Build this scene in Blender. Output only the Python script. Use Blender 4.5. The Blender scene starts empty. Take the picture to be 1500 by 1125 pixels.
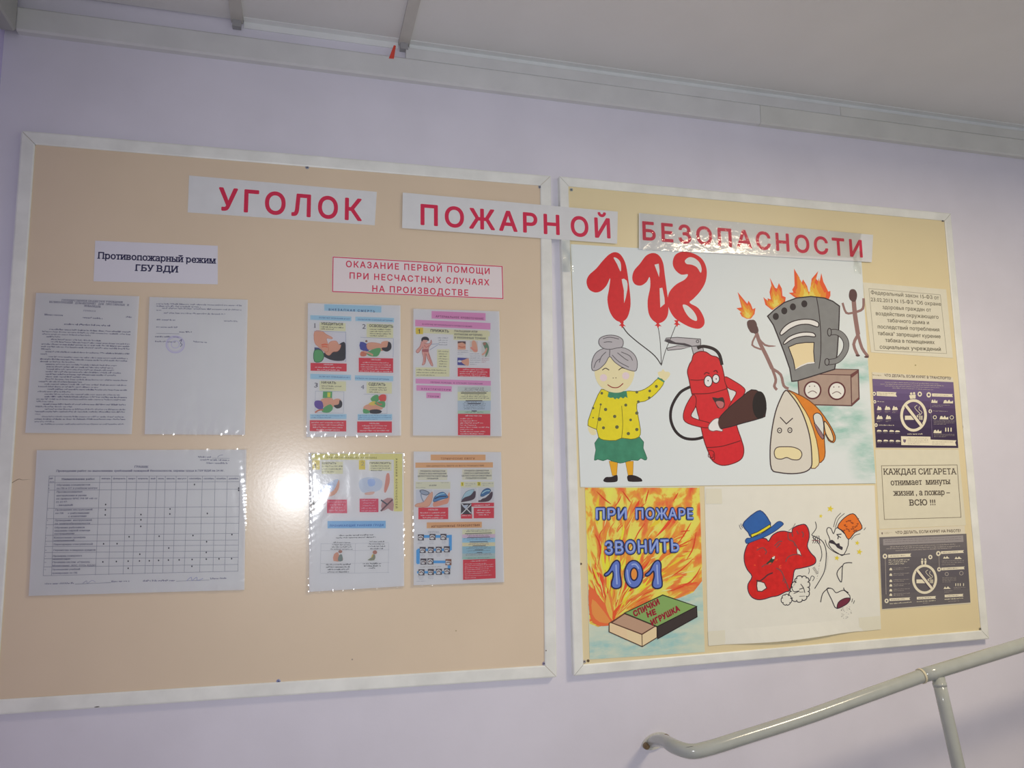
import bpy, bmesh, math, random
from mathutils import Vector, Matrix
from mathutils.geometry import delaunay_2d_cdt
random.seed(7)
sc = bpy.context.scene
C = sc.collection

# ------------------------------------------------------------ camera
F = 1157.1                      # focal length for the 1500 px frame
YAW, PIT, ROL = 0.26597, 0.13642, -0.01122
D = 1.72                        # distance of the lens from the board wall (wall plane is y = 0)
CZ = 1.50
cy, sy, cp, sp, cr, sr = math.cos(YAW), math.sin(YAW), math.cos(PIT), math.sin(PIT), math.cos(ROL), math.sin(ROL)
FW = Vector((sy*cp, cy*cp, sp)); RT0 = Vector((cy, -sy, 0)); UP0 = RT0.cross(FW)
RT = cr*RT0 + sr*UP0; UP = -sr*RT0 + cr*UP0
CAM = Vector((0, -D, CZ))
cd = bpy.data.cameras.new('camera'); cam = bpy.data.objects.new('camera', cd); C.objects.link(cam)
cd.sensor_fit = 'HORIZONTAL'; cd.sensor_width = 36; cd.lens = 36*F/1500; cd.clip_start = .02
cam.matrix_world = Matrix(((RT.x, UP.x, -FW.x, CAM.x), (RT.y, UP.y, -FW.y, CAM.y), (RT.z, UP.z, -FW.z, CAM.z), (0, 0, 0, 1)))
sc.camera = cam

# ------------------------------------------------------------ light and exposure
w = bpy.data.worlds.new('world'); sc.world = w; w.use_nodes = True
w.node_tree.nodes['Background'].inputs[0].default_value = (.90, .92, 1.0, 1)
w.node_tree.nodes['Background'].inputs[1].default_value = .46
def light(name, kind, loc, energy, col, target=None, **kw):
    l = bpy.data.lights.new(name, kind); l.energy = energy; l.color = col
    for k, v in kw.items(): setattr(l, k, v)
    o = bpy.data.objects.new(name, l); C.objects.link(o); o.location = loc
    if target is not None: o.rotation_euler = (Vector(target)-Vector(loc)).to_track_quat('-Z', 'Y').to_euler()
    return o
# the camera's own flash, just above the lens
light('flash', 'SPOT', CAM+UP*.012-RT*.008, 31, (.93, .96, 1.0), CAM+FW+RT*.06-UP*.05, spot_size=math.radians(100), spot_blend=1.0, shadow_soft_size=.012)
# warm ceiling lamp up to the right, out of frame
light('ceiling_lamp', 'AREA', (1.60, -1.16, CZ+.90), 19, (1.0, .84, .60), (1.60, -1.16, 0), shape='DISK', size=.42)
sc.view_settings.view_transform = 'Standard'; sc.view_settings.look = 'None'
sc.view_settings.gamma = 1; sc.view_settings.use_curve_mapping = False
sc.view_settings.exposure = 0.0

# ------------------------------------------------------------ helpers
def W(x, y, d=0.0):
    """point of the plane d in front of the board wall that the photo shows at pixel x, y"""
    r = (x-750)*RT - (y-562.5)*UP + F*FW
    t = (D-d)/r.y
    return CAM + r*t
def lin(c): return c/12.92 if c <= .04045 else ((c+.055)/1.055)**2.4
MATS = {}
def rgb(h): return tuple(min(.9, lin(int(h[i:i+2], 16)/255)*1.33) for i in (0, 2, 4))+(1,)
def mat(h, rough=.6, spec=.3, noise=0, nscale=60, key=None, bump=0, bscale=200, coat=0):
    k = (h, rough, spec, noise, nscale, bump, bscale, coat)
    if k in MATS: return MATS[k]
    m = bpy.data.materials.new('paint_'+h); m.use_nodes = True; nt = m.node_tree; b = nt.nodes['Principled BSDF']
    b.inputs['Base Color'].default_value = rgb(h); b.inputs['Roughness'].default_value = rough
    b.inputs['Specular IOR Level'].default_value = spec; b.inputs['Coat Weight'].default_value = coat
    b.inputs['Coat Roughness'].default_value = .12
    if noise or bump:
        tc = nt.nodes.new('ShaderNodeTexCoord')
    if noise:
        n = nt.nodes.new('ShaderNodeTexNoise'); n.inputs['Scale'].default_value = nscale; n.inputs['Detail'].default_value = 5
        nt.links.new(tc.outputs['Object'], n.inputs['Vector'])
        mr = nt.nodes.new('ShaderNodeMapRange'); mr.inputs['From Min'].default_value = .3; mr.inputs['From Max'].default_value = .7
        mr.inputs['To Min'].default_value = 1-noise; mr.inputs['To Max'].default_value = 1+noise*.5
        nt.links.new(n.outputs['Fac'], mr.inputs['Value'])
        mx = nt.nodes.new('ShaderNodeVectorMath'); mx.operation = 'SCALE'; mx.inputs[0].default_value = rgb(h)[:3]
        nt.links.new(mr.outputs['Result'], mx.inputs['Scale']); nt.links.new(mx.outputs[0], b.inputs['Base Color'])
    if bump:
        n = nt.nodes.new('ShaderNodeTexNoise'); n.inputs['Scale'].default_value = bscale; n.inputs['Detail'].default_value = 3
        nt.links.new(tc.outputs['Object'], n.inputs['Vector'])
        bp = nt.nodes.new('ShaderNodeBump'); bp.inputs['Strength'].default_value = bump; bp.inputs['Distance'].default_value = .002
        nt.links.new(n.outputs['Fac'], bp.inputs['Height']); nt.links.new(bp.outputs[0], b.inputs['Normal'])
    MATS[k] = m; return m
def film_mat(name, rough, bump, bscale, tint=.99, boost=1.0):
    m = bpy.data.materials.new(name); m.use_nodes = True; nt = m.node_tree; nt.nodes.clear()
    o = nt.nodes.new('ShaderNodeOutputMaterial'); t = nt.nodes.new('ShaderNodeBsdfTransparent'); g = nt.nodes.new('ShaderNodeBsdfGlossy')
    t.inputs[0].default_value = (tint, tint, tint, 1); g.inputs['Roughness'].default_value = rough
    f = nt.nodes.new('ShaderNodeFresnel'); f.inputs[0].default_value = 1.5
    mu = nt.nodes.new('ShaderNodeMath'); mu.operation = 'MULTIPLY'; mu.inputs[1].default_value = boost; mu.use_clamp = True
    mx = nt.nodes.new('ShaderNodeMixShader'); tc = nt.nodes.new('ShaderNodeTexCoord'); n = nt.nodes.new('ShaderNodeTexNoise')
    n.inputs['Scale'].default_value = bscale; n.inputs['Detail'].default_value = 4; bp = nt.nodes.new('ShaderNodeBump')
    bp.inputs['Strength'].default_value = bump; bp.inputs['Distance'].default_value = .003
    L = nt.links.new; L(tc.outputs['Object'], n.inputs['Vector']); L(n.outputs['Fac'], bp.inputs['Height']); L(bp.outputs[0], g.inputs['Normal'])
    L(f.outputs[0], mu.inputs[0]); L(mu.outputs[0], mx.inputs[0]); L(t.outputs[0], mx.inputs[1]); L(g.outputs[0], mx.inputs[2]); L(mx.outputs[0], o.inputs[0])
    return m
FILM = film_mat('clear_plastic_film', .115, .10, 45, boost=2.0)
TAPE = film_mat('clear_tape', .06, .28, 70, 1.0, 1.5)
TAPEFLAT = film_mat('clear_tape_flat', .25, .1, 160, .96, 1.2)

def origin_of(o):
    p = Vector((0, 0, 0))
    while o is not None: p = p+o.location; o = o.parent
    return p
def mesh(name, verts, faces, mats, parent=None, idx=None, smooth=False):
    """verts in world coordinates; the object sits at its parent's origin"""
    me = bpy.data.meshes.new(name); off = origin_of(parent)
    o = bpy.data.objects.new(name, me); C.objects.link(o)
    if parent is None:
        n = len(verts); mn = [min(v[i] for v in verts) for i in range(3)]; mxv = [max(v[i] for v in verts) for i in range(3)]
        off = Vector(((mn[0]+mxv[0])/2, mxv[1], mn[2])); o.location = off
    else: o.parent = parent
    me.from_pydata([Vector(v)-off for v in verts], [], faces)
    if not isinstance(mats, (list, tuple)): mats = [mats]
    for m in mats: me.materials.append(m)
    if idx: me.polygons.foreach_set('material_index', idx)
    if smooth: me.polygons.foreach_set('use_smooth', [True]*len(me.polygons))
    me.update(); return o
def tag(o, label=None, cat=None, group=None, kind=None):
    if label: o['label'] = label
    if cat: o['category'] = cat
    if group: o['group'] = group
    if kind: o['kind'] = kind
    return o
def thing(name, loc, label, cat, group=None):
    o = bpy.data.objects.new(name, None); C.objects.link(o); o.location = loc; o.empty_display_size = .05
    return tag(o, label, cat, group)
def box(x0, x1, y0, y1, z0, z1):
    v = [(x, y, z) for x in (x0, x1) for y in (y0, y1) for z in (z0, z1)]
    f = [(0, 1, 3, 2), (4, 6, 7, 5), (0, 4, 5, 1), (2, 3, 7, 6), (0, 2, 6, 4), (1, 5, 7, 3)]
    return v, f
def bil(q, u, v):
    return (q[0]*(1-u)+q[1]*u)*(1-v)+(q[3]*(1-u)+q[2]*u)*v
def sheet(name, quad, d, m, parent, thick=.0005, nx=2, ny=2, bend=None, smooth=False):
    """sheet of paper; quad = photo corners TL TR BR BL; front face at d"""
    q = [W(x, y, d) for x, y in quad]; V = []; Fc = []
    for j in range(ny+1):
        for i in range(nx+1):
            p = bil(q, i/nx, j/ny)
            if bend: p = p+bend(i/nx, j/ny)
            V.append(p)
    for j in range(ny):
        for i in range(nx):
            a = j*(nx+1)+i; Fc.append((a, a+nx+1, a+nx+2, a+1))
    if thick:
        ring = [i for i in range(nx+1)]+[j*(nx+1)+nx for j in range(1, ny+1)]+[ny*(nx+1)+i for i in range(nx-1, -1, -1)]+[j*(nx+1) for j in range(ny-1, 0, -1)]
        b = len(V); n = len(ring); nf = len(Fc)
        V += [p+Vector((0, thick, 0)) for p in V[:b]]
        for k in range(n): Fc.append((ring[k], ring[(k+1) % n], b+ring[(k+1) % n], b+ring[k]))
        Fc += [tuple(b+i for i in f[::-1]) for f in Fc[:nf]]
    return mesh(name, V, Fc, m, parent, smooth=smooth)

# text through Blender's built-in font
CAP = None; TCACHE = {}
def glyphs(s, bold, space, serif, res):
    """outline of a line of print; bold print is made of slightly shifted copies"""
    k = (s, bold, space, serif, res)
    if k in TCACHE: return TCACHE[k]
    cu = bpy.data.curves.new('t', 'FONT'); cu.body = s; cu.size = 1; cu.space_character = space; cu.resolution_u = res; cu.fill_mode = 'NONE'
    o = bpy.data.objects.new('t', cu); C.objects.link(o)
    dg = bpy.context.evaluated_depsgraph_get(); me = bpy.data.meshes.new_from_object(o.evaluated_get(dg))
    P = [(v.co.x, v.co.y) for v in me.vertices]; par = list(range(len(P)))
    def find(i):
        while par[i] != i: par[i] = par[par[i]]; i = par[i]
        return i
    for e in me.edges: par[find(e.vertices[0])] = find(e.vertices[1])
    loops = {}
    for i in range(len(P)): loops.setdefault(find(i), []).append(P[i])
    loops = sorted((l for l in loops.values() if len(l) > 2), key=lambda l: min(p[0] for p in l)); groups = []; right = -9
    for l in loops:                      # outlines that share x belong to one letter
        if min(p[0] for p in l) > right+1e-4: groups.append([])
        groups[-1].append(l); right = max(right, max(p[0] for p in l))
    V = []; Fc = []
    for g in groups:
        vs = []; es = []
        for l in g:
            n0 = len(vs); vs += [Vector(p) for p in l]; es += [(n0+i, n0+(i+1) % len(l)) for i in range(len(l))]
        r = delaunay_2d_cdt(vs, es, [], 0, 1e-5); base = len(V); V += [(p.x, p.y) for p in r[0]]
        for t in r[2]:
            cx, cy_ = sum(r[0][i].x for i in t)/len(t), sum(r[0][i].y for i in t)/len(t); wn = 0
            for l in g:
                for i in range(len(l)):
                    (x0, y0), (x1, y1) = l[i], l[(i+1) % len(l)]
                    if (y0 > cy_) != (y1 > cy_) and x0+(cy_-y0)*(x1-x0)/(y1-y0) > cx: wn += 1 if y1 > y0 else -1
            if wn: Fc.append(tuple(base+i for i in t))
    if serif:
        cnt = {}
        for f in Fc:
            for i in range(len(f)):
                e = tuple(sorted((f[i], f[(i+1) % len(f)]))); cnt[e] = cnt.get(e, 0)+1
        for (a, b), n in list(cnt.items()):
            if n != 1: continue
            (x0, y0), (x1, y1) = V[a], V[b]
            if abs(y0-y1) > .004: continue
            L = abs(x1-x0)
            if not (.05 < L < .3): continue
            for lv, s_ in ((0, 1), (.55, -1), (.73, -1)):
                if abs(y0-lv) < .035:
                    xa, xb = min(x0, x1)-.08, max(x0, x1)+.08; i = len(V)
                    V += [(xa, y0), (xb, y0), (xb, y0+s_*.05), (xa, y0+s_*.05)]; Fc.append((i, i+1, i+2, i+3) if s_ > 0 else (i, i+3, i+2, i+1))
    bpy.data.objects.remove(o); bpy.data.curves.remove(cu); bpy.data.meshes.remove(me)
    # pieces of one letter can overlap: give overlapping triangles hair-thin steps so that none share a plane
    def ins(p, t):
        s1 = [(t[i][0]-p[0])*(t[(i+1) % 3][1]-p[1])-(t[(i+1) % 3][0]-p[0])*(t[i][1]-p[1]) for i in range(3)]
        return min(s1) > 1e-7 or max(s1) < -1e-7
    def clash(A, B):
        ca = (sum(p[0] for p in A)/3, sum(p[1] for p in A)/3); cb = (sum(p[0] for p in B)/3, sum(p[1] for p in B)/3)
        if ins(ca, B) or ins(cb, A): return True
        for i in range(3):
            p, p2 = A[i], A[(i+1) % 3]
            for j in range(3):
                q, q2 = B[j], B[(j+1) % 3]
                if p in (q, q2) or p2 in (q, q2): continue
                o = lambda u, v, w_: (v[0]-u[0])*(w_[1]-u[1])-(v[1]-u[1])*(w_[0]-u[0])
                if o(p, p2, q)*o(p, p2, q2) < -1e-12 and o(q, q2, p)*o(q, q2, p2) < -1e-12: return True
        return False
    T = []
    for f in Fc:
        for i in range(1, len(f)-1): T.append([V[f[0]], V[f[i]], V[f[i+1]]])
    B_ = [(min(p[0] for p in t), max(p[0] for p in t), min(p[1] for p in t), max(p[1] for p in t)) for t in T]
    order = sorted(range(len(T)), key=lambda i: B_[i][0]); lev = {}; act = []
    for i in order:
        act = [j for j in act if B_[j][1] > B_[i][0]+1e-6]
        used = {lev[j] for j in act if B_[j][2] < B_[i][3] and B_[j][3] > B_[i][2] and clash(T[i], T[j])}
        l_ = 0
        while l_ in used: l_ += 1
        lev[i] = l_; act.append(i)
    V = []; Fc = []; Z = []; vm = {}
    for i, t in enumerate(T):
        f = []
        for p in t:
            k2 = (p, lev[i])
            if k2 not in vm: vm[k2] = len(V); V.append(p); Z.append(lev[i])
            f.append(vm[k2])
        Fc.append(tuple(f))
    zn = max(Z)+1 if Z else 1
    if bold > 0:
        m_ = 4 if res == 1 else 10; V0, F0, Z0 = V, Fc, Z; V, Fc, Z = [], [], []
        for q in range(m_):
            a = 2*math.pi*(q+.5)/m_; i = len(V)
            V += [(x+bold*math.cos(a), y+bold*math.sin(a)) for x, y in V0]; Fc += [tuple(i+j for j in f) for f in F0]; Z += [z_+zn*q for z_ in Z0]
    V = [(v[0], v[1], z_) for v, z_ in zip(V, Z)]
    TCACHE[k] = (V, Fc); return V, Fc
def capheight():
    global CAP
    if CAP is None:
        V, _ = glyphs('Н', 0, 1, False, 2); CAP = max(v[1] for v in V)
    return CAP
def smooth_pts(P, closed, n=5):
    out = []; N = len(P)
    rng = range(N) if closed else range(N-1)
    for i in rng:
        if closed: a, b, c, d = P[i-1], P[i], P[(i+1) % N], P[(i+2) % N]
        else: a, b, c, d = P[max(i-1, 0)], P[i], P[i+1], P[min(i+2, N-1)]
        for k in range(n):
            t = k/n
            out.append(tuple(.5*(2*b[j]+(c[j]-a[j])*t+(2*a[j]-5*b[j]+4*c[j]-d[j])*t*t+(3*b[j]-a[j]-3*c[j]+d[j])*t**3) for j in (0, 1)))
    if not closed: out.append(tuple(P[-1]))
    return out
STEP = 8e-6
class Ink:
    PEN = 1.0
    """flat print on a sheet: one mesh of coloured areas, built on the sheet's own plane"""
    def __init__(s, name, parent, d, ox=0, oy=0, sc_=1):
        s.step = STEP; s.name, s.parent, s.d, s.V, s.F, s.I, s.M = name, parent, d+2e-5, [], [], [], []; s.n = 0; s.z(ox, oy, sc_)
    def z(s, ox, oy, k): s.ox, s.oy, s.k = ox, oy, k; return s
    def p(s, x, y): return (s.ox+x/s.k, s.oy+y/s.k)
    def mi(s, m):
        if isinstance(m, str): m = mat(m, .55)
        if m not in s.M: s.M.append(m)
        return s.M.index(m)
    def lay(s, same=False):
        if not same: s.n += 1
        return s.d+s.n*s.step
    def raw(s, pts, m, d):
        i = len(s.V); s.V += [W(x, y, d) for x, y in pts]
        s.F.append(tuple(range(i, i+len(pts)))); s.I.append(s.mi(m))
    def poly(s, pts, m, sm=0, same=False, edge=None, ew=1.2):
        d = s.lay(same); P = [s.p(*q) for q in pts]
        if sm: P = smooth_pts(P, True, sm)
        s.raw(P, m, d)
        if edge: s._line(P, edge, ew, True)
        return s
    def _line(s, P, m, wd, closed, same=False, taper=False):
        d = s.lay(same); N = len(P); L = []; R = []
        if wd < 2: wd *= s.PEN
        for i in range(N):
            a = P[i-1] if (i or closed) else None; b = P[(i+1) % N] if (i < N-1 or closed) else None; c = P[i]; nn = []
            for u, v in ((a, c), (c, b)):
                if u is None or v is None: continue
                dx, dy = v[0]-u[0], v[1]-u[1]; l = math.hypot(dx, dy)
                if l > 1e-6: nn.append((-dy/l, dx/l))
            if not nn: nn = [(0, 1)]
            nx_, ny_ = sum(q[0] for q in nn), sum(q[1] for q in nn); l = math.hypot(nx_, ny_)
            if l < .2: nx_, ny_ = nn[0]; l = 1
            nx_, ny_ = nx_/l, ny_/l; mt_ = min(1.8, 1/max(.3, nx_*nn[0][0]+ny_*nn[0][1]))
            h = mt_*wd/2*(1 if not taper else max(.15, math.sin(math.pi*(i+.5)/N)))
            L.append((c[0]+nx_*h, c[1]+ny_*h)); R.append((c[0]-nx_*h, c[1]-ny_*h))
        k = s.mi(m); b0 = len(s.V); s.V += [W(x, y, d) for x, y in L+R]
        for i in range(N if closed else N-1):
            j = (i+1) % N; s.F.append((b0+i, b0+j, b0+N+j, b0+N+i)); s.I.append(k)
    def line(s, pts, m, wd=1.0, sm=4, closed=False, taper=False, same=False):
        P = [s.p(*q) for q in pts]
        if sm: P = smooth_pts(P, closed, sm)
        s._line(P, m, wd, closed, same, taper); return s
    def rect(s, x0, y0, x1, y1, m, sl=0, same=False, sv=0):
        w_ = x1-x0; return s.poly([(x0, y0), (x1, y0+sl*w_), (x1+sv*(y1-y0), y1+sl*w_), (x0+sv*(y1-y0), y1)], m, same=same)
    def disc(s, x, y, r, m, ry=None, n=18, edge=None, ew=1, same=False):
        ry = ry or r
        return s.poly([(x+r*math.cos(a*2*math.pi/n), y+ry*math.sin(a*2*math.pi/n)) for a in range(n)], m, edge=edge, ew=ew, same=same)
    def ring(s, x, y, r, m, wd, ry=None, n=32):
        ry = ry or r
        return s.line([(x+r*math.cos(a*2*math.pi/n), y+ry*math.sin(a*2*math.pi/n)) for a in range(n)], m, wd, sm=0, closed=True)
    def text(s, t, p0, p1, h, m, bold=.0, serif=False, space=1.0, same=False, res=2, vert=False):
        """baseline p0 to p1 and cap height h in crop coordinates"""
        V, Fc = glyphs(t, bold, space, serif, res); cap = capheight(); d = s.lay(same)
        x0 = min(v[0] for v in V); x1 = max(v[0] for v in V)
        a = s.p(*p0); b = s.p(*p1); A = W(a[0], a[1], d); B = W(b[0], b[1], d)
        hh = h/s.k
        ex = B-A; u = Vector((-ex.z, 0, ex.x)).normalized()
        if vert: T = W(a[0]+hh, a[1], d)
        else: T = W(a[0], a[1]-hh, d)
        ln = (T-A).length/cap; k = s.mi(m); i = len(s.V)
        s.V += [A+ex*((v[0]-x0)/(x1-x0))+u*(v[1]*ln)-Vector((0, v[2]*3e-6, 0)) for v in V]
        s.n += int(max(v[2] for v in V)*3e-6/STEP)+1
        for f in Fc: s.F.append(tuple(i+q for q in f)); s.I.append(k)
        return s
    def one(s, x, y, h, m):
        return s.poly([(x, y), (x, y-h*.72), (x-h*.2, y-h*.62), (x-h*.2, y-h*.74), (x+h*.02, y-h), (x+h*.17, y-h), (x+h*.17, y)], m)
    def cloud(s, P, m, fill, wd=1.0, out=.42):
        c = (sum(p[0] for p in P)/len(P), sum(p[1] for p in P)/len(P)); Q = []
        for i in range(len(P)):
            a, b = P[i], P[(i+1) % len(P)]; mx, my = (a[0]+b[0])/2, (a[1]+b[1])/2; nx, ny = -(b[1]-a[1]), b[0]-a[0]
            if nx*(mx-c[0])+ny*(my-c[1]) < 0: nx, ny = -nx, -ny
            for k in range(8):
                t = k/8; w_ = math.sin(math.pi*t)*out*1.25; e = .18*math.sin(2*math.pi*t)
                Q.append((a[0]+(b[0]-a[0])*(t-e)+nx*w_, a[1]+(b[1]-a[1])*(t-e)+ny*w_))
        return s.poly(Q, fill, edge=m, ew=wd)
    def scrib(s, x0, y0, x1, y1, h, m, words=None, indent=0):
        """a line of print too small to read: broken strokes the height of small letters"""
        d = s.lay(); k = s.mi(m); L = math.hypot(x1-x0, y1-y0); ux, uy = (x1-x0)/L, (y1-y0)/L; t = indent; cw = h*.62
        while t < L-cw*.5:
            for c in range(random.randint(3, 11)):
                if t+cw > L: break
                q = random.random(); hh = h*(.62 if q < .8 else 1.0); a = t+cw*.05; b = t+cw*random.uniform(.6, .95)
                ys = (0, hh) if random.random() < .6 else (hh*.35, hh)
                P = [s.p(x0+ux*e-0*uy, y0+uy*e-g) for e, g in ((a, ys[0]), (b, ys[0]), (b, ys[1]), (a, ys[1]))]
                i = len(s.V); s.V += [W(X, Y, d) for X, Y in P]; s.F.append((i, i+1, i+2, i+3)); s.I.append(k)
                t += cw
            t += cw*.9
        return s
    def para(s, x0, y0, x1, n, dy, h, m, sl=0, center=False, last=.6):
        for j in range(n):
            a, b = x0, x1; w_ = x1-x0
            if center: e = random.uniform(0, .18)*w_; a += e; b -= e
            elif j == n-1: b = x0+w_*last
            s.scrib(a, y0+j*dy+(a-x0)*sl, b, y0+j*dy+(b-x0)*sl, h, m)
        return s
    def done(s, label=None):
        o = mesh(s.name, s.V, s.F, s.M, s.parent, s.I)
        if label: o['label'] = label
        return o

# ------------------------------------------------------------ the setting
ZC = W(300, 24).z            # ceiling height at the wall
XL = W(4, 80).x              # left corner of the room
XR, YB = 3.6, -3.4
wallm = mat('c8c6cf', .55, .35, .05, 6, bump=.12, bscale=70)
def struct(name, v, f, m, parent=None, **kw):
    o = mesh(name, v, f, m, parent, **kw)
    if parent is None: o['kind'] = 'structure'
    return o
struct('wall_back', *box(XL-.1, XR, 0, .1, 0, ZC+.12), wallm)
struct('wall_left', *box(XL-.12, XL, YB, 0, 0, ZC+.12), mat('b9b2d4', .6, .3, .05, 6))
struct('floor', *box(XL-.12, XR, YB, .1, -.08, 0), mat('b4b3b1', .5, .4, .12, 9))
ceilm = mat('c7c7c5', .75, .2, .03, 5, bump=.10, bscale=120)
ce = struct('ceiling', *box(XL-.12, XR, YB, .1, ZC+.02, ZC+.10), mat('c4c4c2', .8))
xb1, xb2 = W(347, 50).x, W(591, 74).x
edges = [XL-.12, xb1, xb2, XR]
for a, b in zip(edges[:-1], edges[1:]):
    o = mesh('ceiling_panel', *box(a+.002, b-.002, YB, -.004, ZC, ZC+.018), ceilm, ce)
railm = mat('aeaca6', .5, .4, .05, 30)
for i, xb in enumerate((xb1, xb2)):
    o = mesh('ceiling_rail', *box(xb-.0125, xb+.0125, YB, -.002, ZC-.007, ZC+.001), railm, ce)
    v, f = box(xb-.009, xb+.009, -.016, -.001, ZC-.022, ZC-.006); mesh('rail_clip', v, f, mat('8f8f90', .5), ce)
# white edge angle under the ceiling panels
def angle(x0, x1):
    P = [(0, 0), (-.022, 0), (-.022, .0015), (-.002, .0015), (-.002, .001), (0, .001)]
    v, f = box(x0, x1, -.020, -.0005, ZC-.0020, ZC-.0002); v2, f2 = box(x0, x1, -.0030, 0, ZC-.016, ZC-.0020)
    return v+v2, f+[tuple(i+8 for i in q) for q in f2]
whitem = mat('cfd1d0', .45, .4, .04, 20)
struct('trim_1', *angle(xb1+.014, xb2-.013), whitem)
struct('trim_2', *angle(xb2+.013, XR), whitem)
# cable duct along the wall under the ceiling
zb = W(650, 127).z - .002
zt = zb+.053
def duct(x0, x1, z0, z1, dep, r=.004):
    P = [(0, z0), (-dep+r, z0), (-dep, z0+r), (-dep, z1-r), (-dep+r, z1), (0, z1)]; n = len(P)
    V = [(x, y, z) for x in (x0, x1) for y, z in P]
    return V, [tuple(range(n))[::-1], tuple(range(n, 2*n))]+[(i, (i+1) % n, n+(i+1) % n, n+i) for i in range(n)]
ductm = mat('bfc0bf', .42, .4, .06, 14)
ductm2 = mat('bdbeb9', .42, .4, .08, 9)
dx = W(1115, 190, .018).x
struct('trim_3', *duct(XL+.026, dx, zb, zt, .018), ductm)
struct('trim_4', *duct(dx+.001, XR, zb, zt, .018), ductm2)
fx = W(1231, 175, .012).x
struct('trim_5', *duct(xb2+.004, fx, zt+.0006, ZC-.0165, .014, .001), ductm)
struct('trim_6', *duct(fx+.001, XR, zt+.0006, ZC-.0165, .014, .001), ductm2)
v, f = duct(0, 1, zb-.004, ZC-.004, .026)
struct('trim_7', [(XL-y, YB+x*(-YB-.02), z) for x, y, z in v], f, mat('9fa09c', .5, .3, .05, 14))
# little red tape end by the second ceiling rail
rt = Ink('red_tape_end', None, .016)
V = [W(577, 66, .012), W(580, 67, .012), W(577, 86, .019), W(569.5, 85.5, .019)]
V += [p+Vector((0, .0006, .0003)) for p in V]
tag(mesh('tape_end', V, [(0, 1, 2, 3), (7, 6, 5, 4), (0, 4, 5, 1), (1, 5, 6, 2), (2, 6, 7, 3), (3, 7, 4, 0)], mat('c8483c', .5)),
    'small torn red tape end hanging at the second ceiling rail', 'tape')
# stairs rising to the right, below the frame
for i in range(5):
    struct('stair', *box(1.15+i*.3, XR, -1.3, -.001, i*.16+.0005, (i+1)*.16), mat('98938c', .6, .3, .1, 12))

# ------------------------------------------------------------ the boards
FD = .0155; BD = .0122
framem = mat('d4d6d0', .38, .45, .10, 18, bump=.15, bscale=30)
def board(name, quad, fw, bmat, label, screws):
    q = [W(x, y, 0) for x, y in quad]
    x0 = (q[0].x+q[3].x)/2; x1 = (q[1].x+q[2].x)/2; z1 = (q[0].z+q[1].z)/2; z0 = (q[2].z+q[3].z)/2
    q = [W(x, y, FD) for x, y in quad]          # outline as seen on the frame's front face
    o = thing(name, ((q[0].x+q[1].x)/2, 0, (q[2].z+q[3].z)/2), label, 'notice board')
    c = sum(q, Vector())/4
    ins = []
    for k in range(4):
        p = q[k]; ins.append(Vector((p.x+(fw if p.x < c.x else -fw), p.y, p.z+(fw if p.z < c.z else -fw))))
    fl = lambda p, y: Vector((p.x, y, p.z))
    s_ = [p+(c-p)*.004 for p in q]
    V = [fl(p, -BD) for p in s_]+[fl(p, -.001) for p in s_]
    mesh('panel', V, [(0, 3, 2, 1), (4, 5, 6, 7)]+[(k, (k+1) % 4, 4+(k+1) % 4, 4+k) for k in range(4)], bmat, o)
    for k in range(4):
        a, b = q[k], q[(k+1) % 4]; ia, ib = ins[k], ins[(k+1) % 4]; t = (b-a).normalized()*.0006
        a, b, ia, ib = a+t, b-t, ia+t, ib-t
        e = (ia-a)*.10; e2 = (ib-b)*.10
        V = [fl(a, 0), fl(b, 0), fl(a, -FD+.0012), fl(b, -FD+.0012), fl(a+e, -FD), fl(b+e2, -FD), fl(ia-e, -FD), fl(ib-e2, -FD), fl(ia, -FD+.0012), fl(ib, -FD+.0012), fl(ia, -BD+.0005), fl(ib, -BD+.0005)]
        Fc = [(2*i, 2*i+1, 2*i+3, 2*i+2) for i in range(5)]+[(0, 2, 4, 6, 8, 10), (1, 11, 9, 7, 5, 3), (0, 10, 11, 1)]
        mesh('frame_strip', V, Fc, framem, o)
    for (x, y, col) in screws:
        p = W(x, y, BD); r = .0042; V = []; n = 12
        for rr, yy in ((r, 0), (r*.95, .0012), (r*.6, .0022)):
            V += [p+Vector((rr*math.cos(i*2*math.pi/n), -yy, rr*math.sin(i*2*math.pi/n))) for i in range(n)]
        Fc = [(j*n+i, j*n+(i+1) % n, (j+1)*n+(i+1) % n, (j+1)*n+i) for j in range(2) for i in range(n)]+[tuple(range(2*n, 3*n))]
        so = mesh('screw', V, Fc, mat(col, .35, .6), o)
        cr_ = Ink('screw_cross', so, BD+.0024); cr_.line([(x-1.6, y-1), (x+1.6, y+1)], '40404a', .7, sm=0); cr_.line([(x-1.2, y+1.4), (x+1.2, y-1.4)], '40404a', .7, sm=0); cr_.done()
    return o
beige1 = mat('cab9a0', .24, .5, .035, 4, bump=.04, bscale=150, coat=.10)
beige2 = mat('d0c39c', .32, .5, .035, 4, bump=.05, bscale=90)
B1 = board('notice_board', [(31, 191), (807, 257.5), (815.5, 992), (-31, 1049)], .0262, beige1,
    'beige notice board in white frame holding first aid sheets, left of the gap', [(49, 212, '77808a'), (450, 245, '8890a0'), (791, 274, '8890a0'), (408, 998, '8088b0'), (797, 972, '9088a0')])
B2 = board('notice_board', [(819.5, 258), (1393, 312.5), (1449.5, 936), (841, 990)], .0225, beige2,
    'beige notice board in white frame holding the painted posters, right of the gap', [(837, 278, '98a0a0'), (1381, 323, '80786a'), (1412, 625, 'a0988a'), (1436, 921, 'a09a80'), (856, 969, 'a8a098')])
def spot(par, d, x, y, r, c, name='speck'):
    mk = Ink(name, par, d); mk.disc(x, y, r, c, n=10); mk.done()
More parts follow.
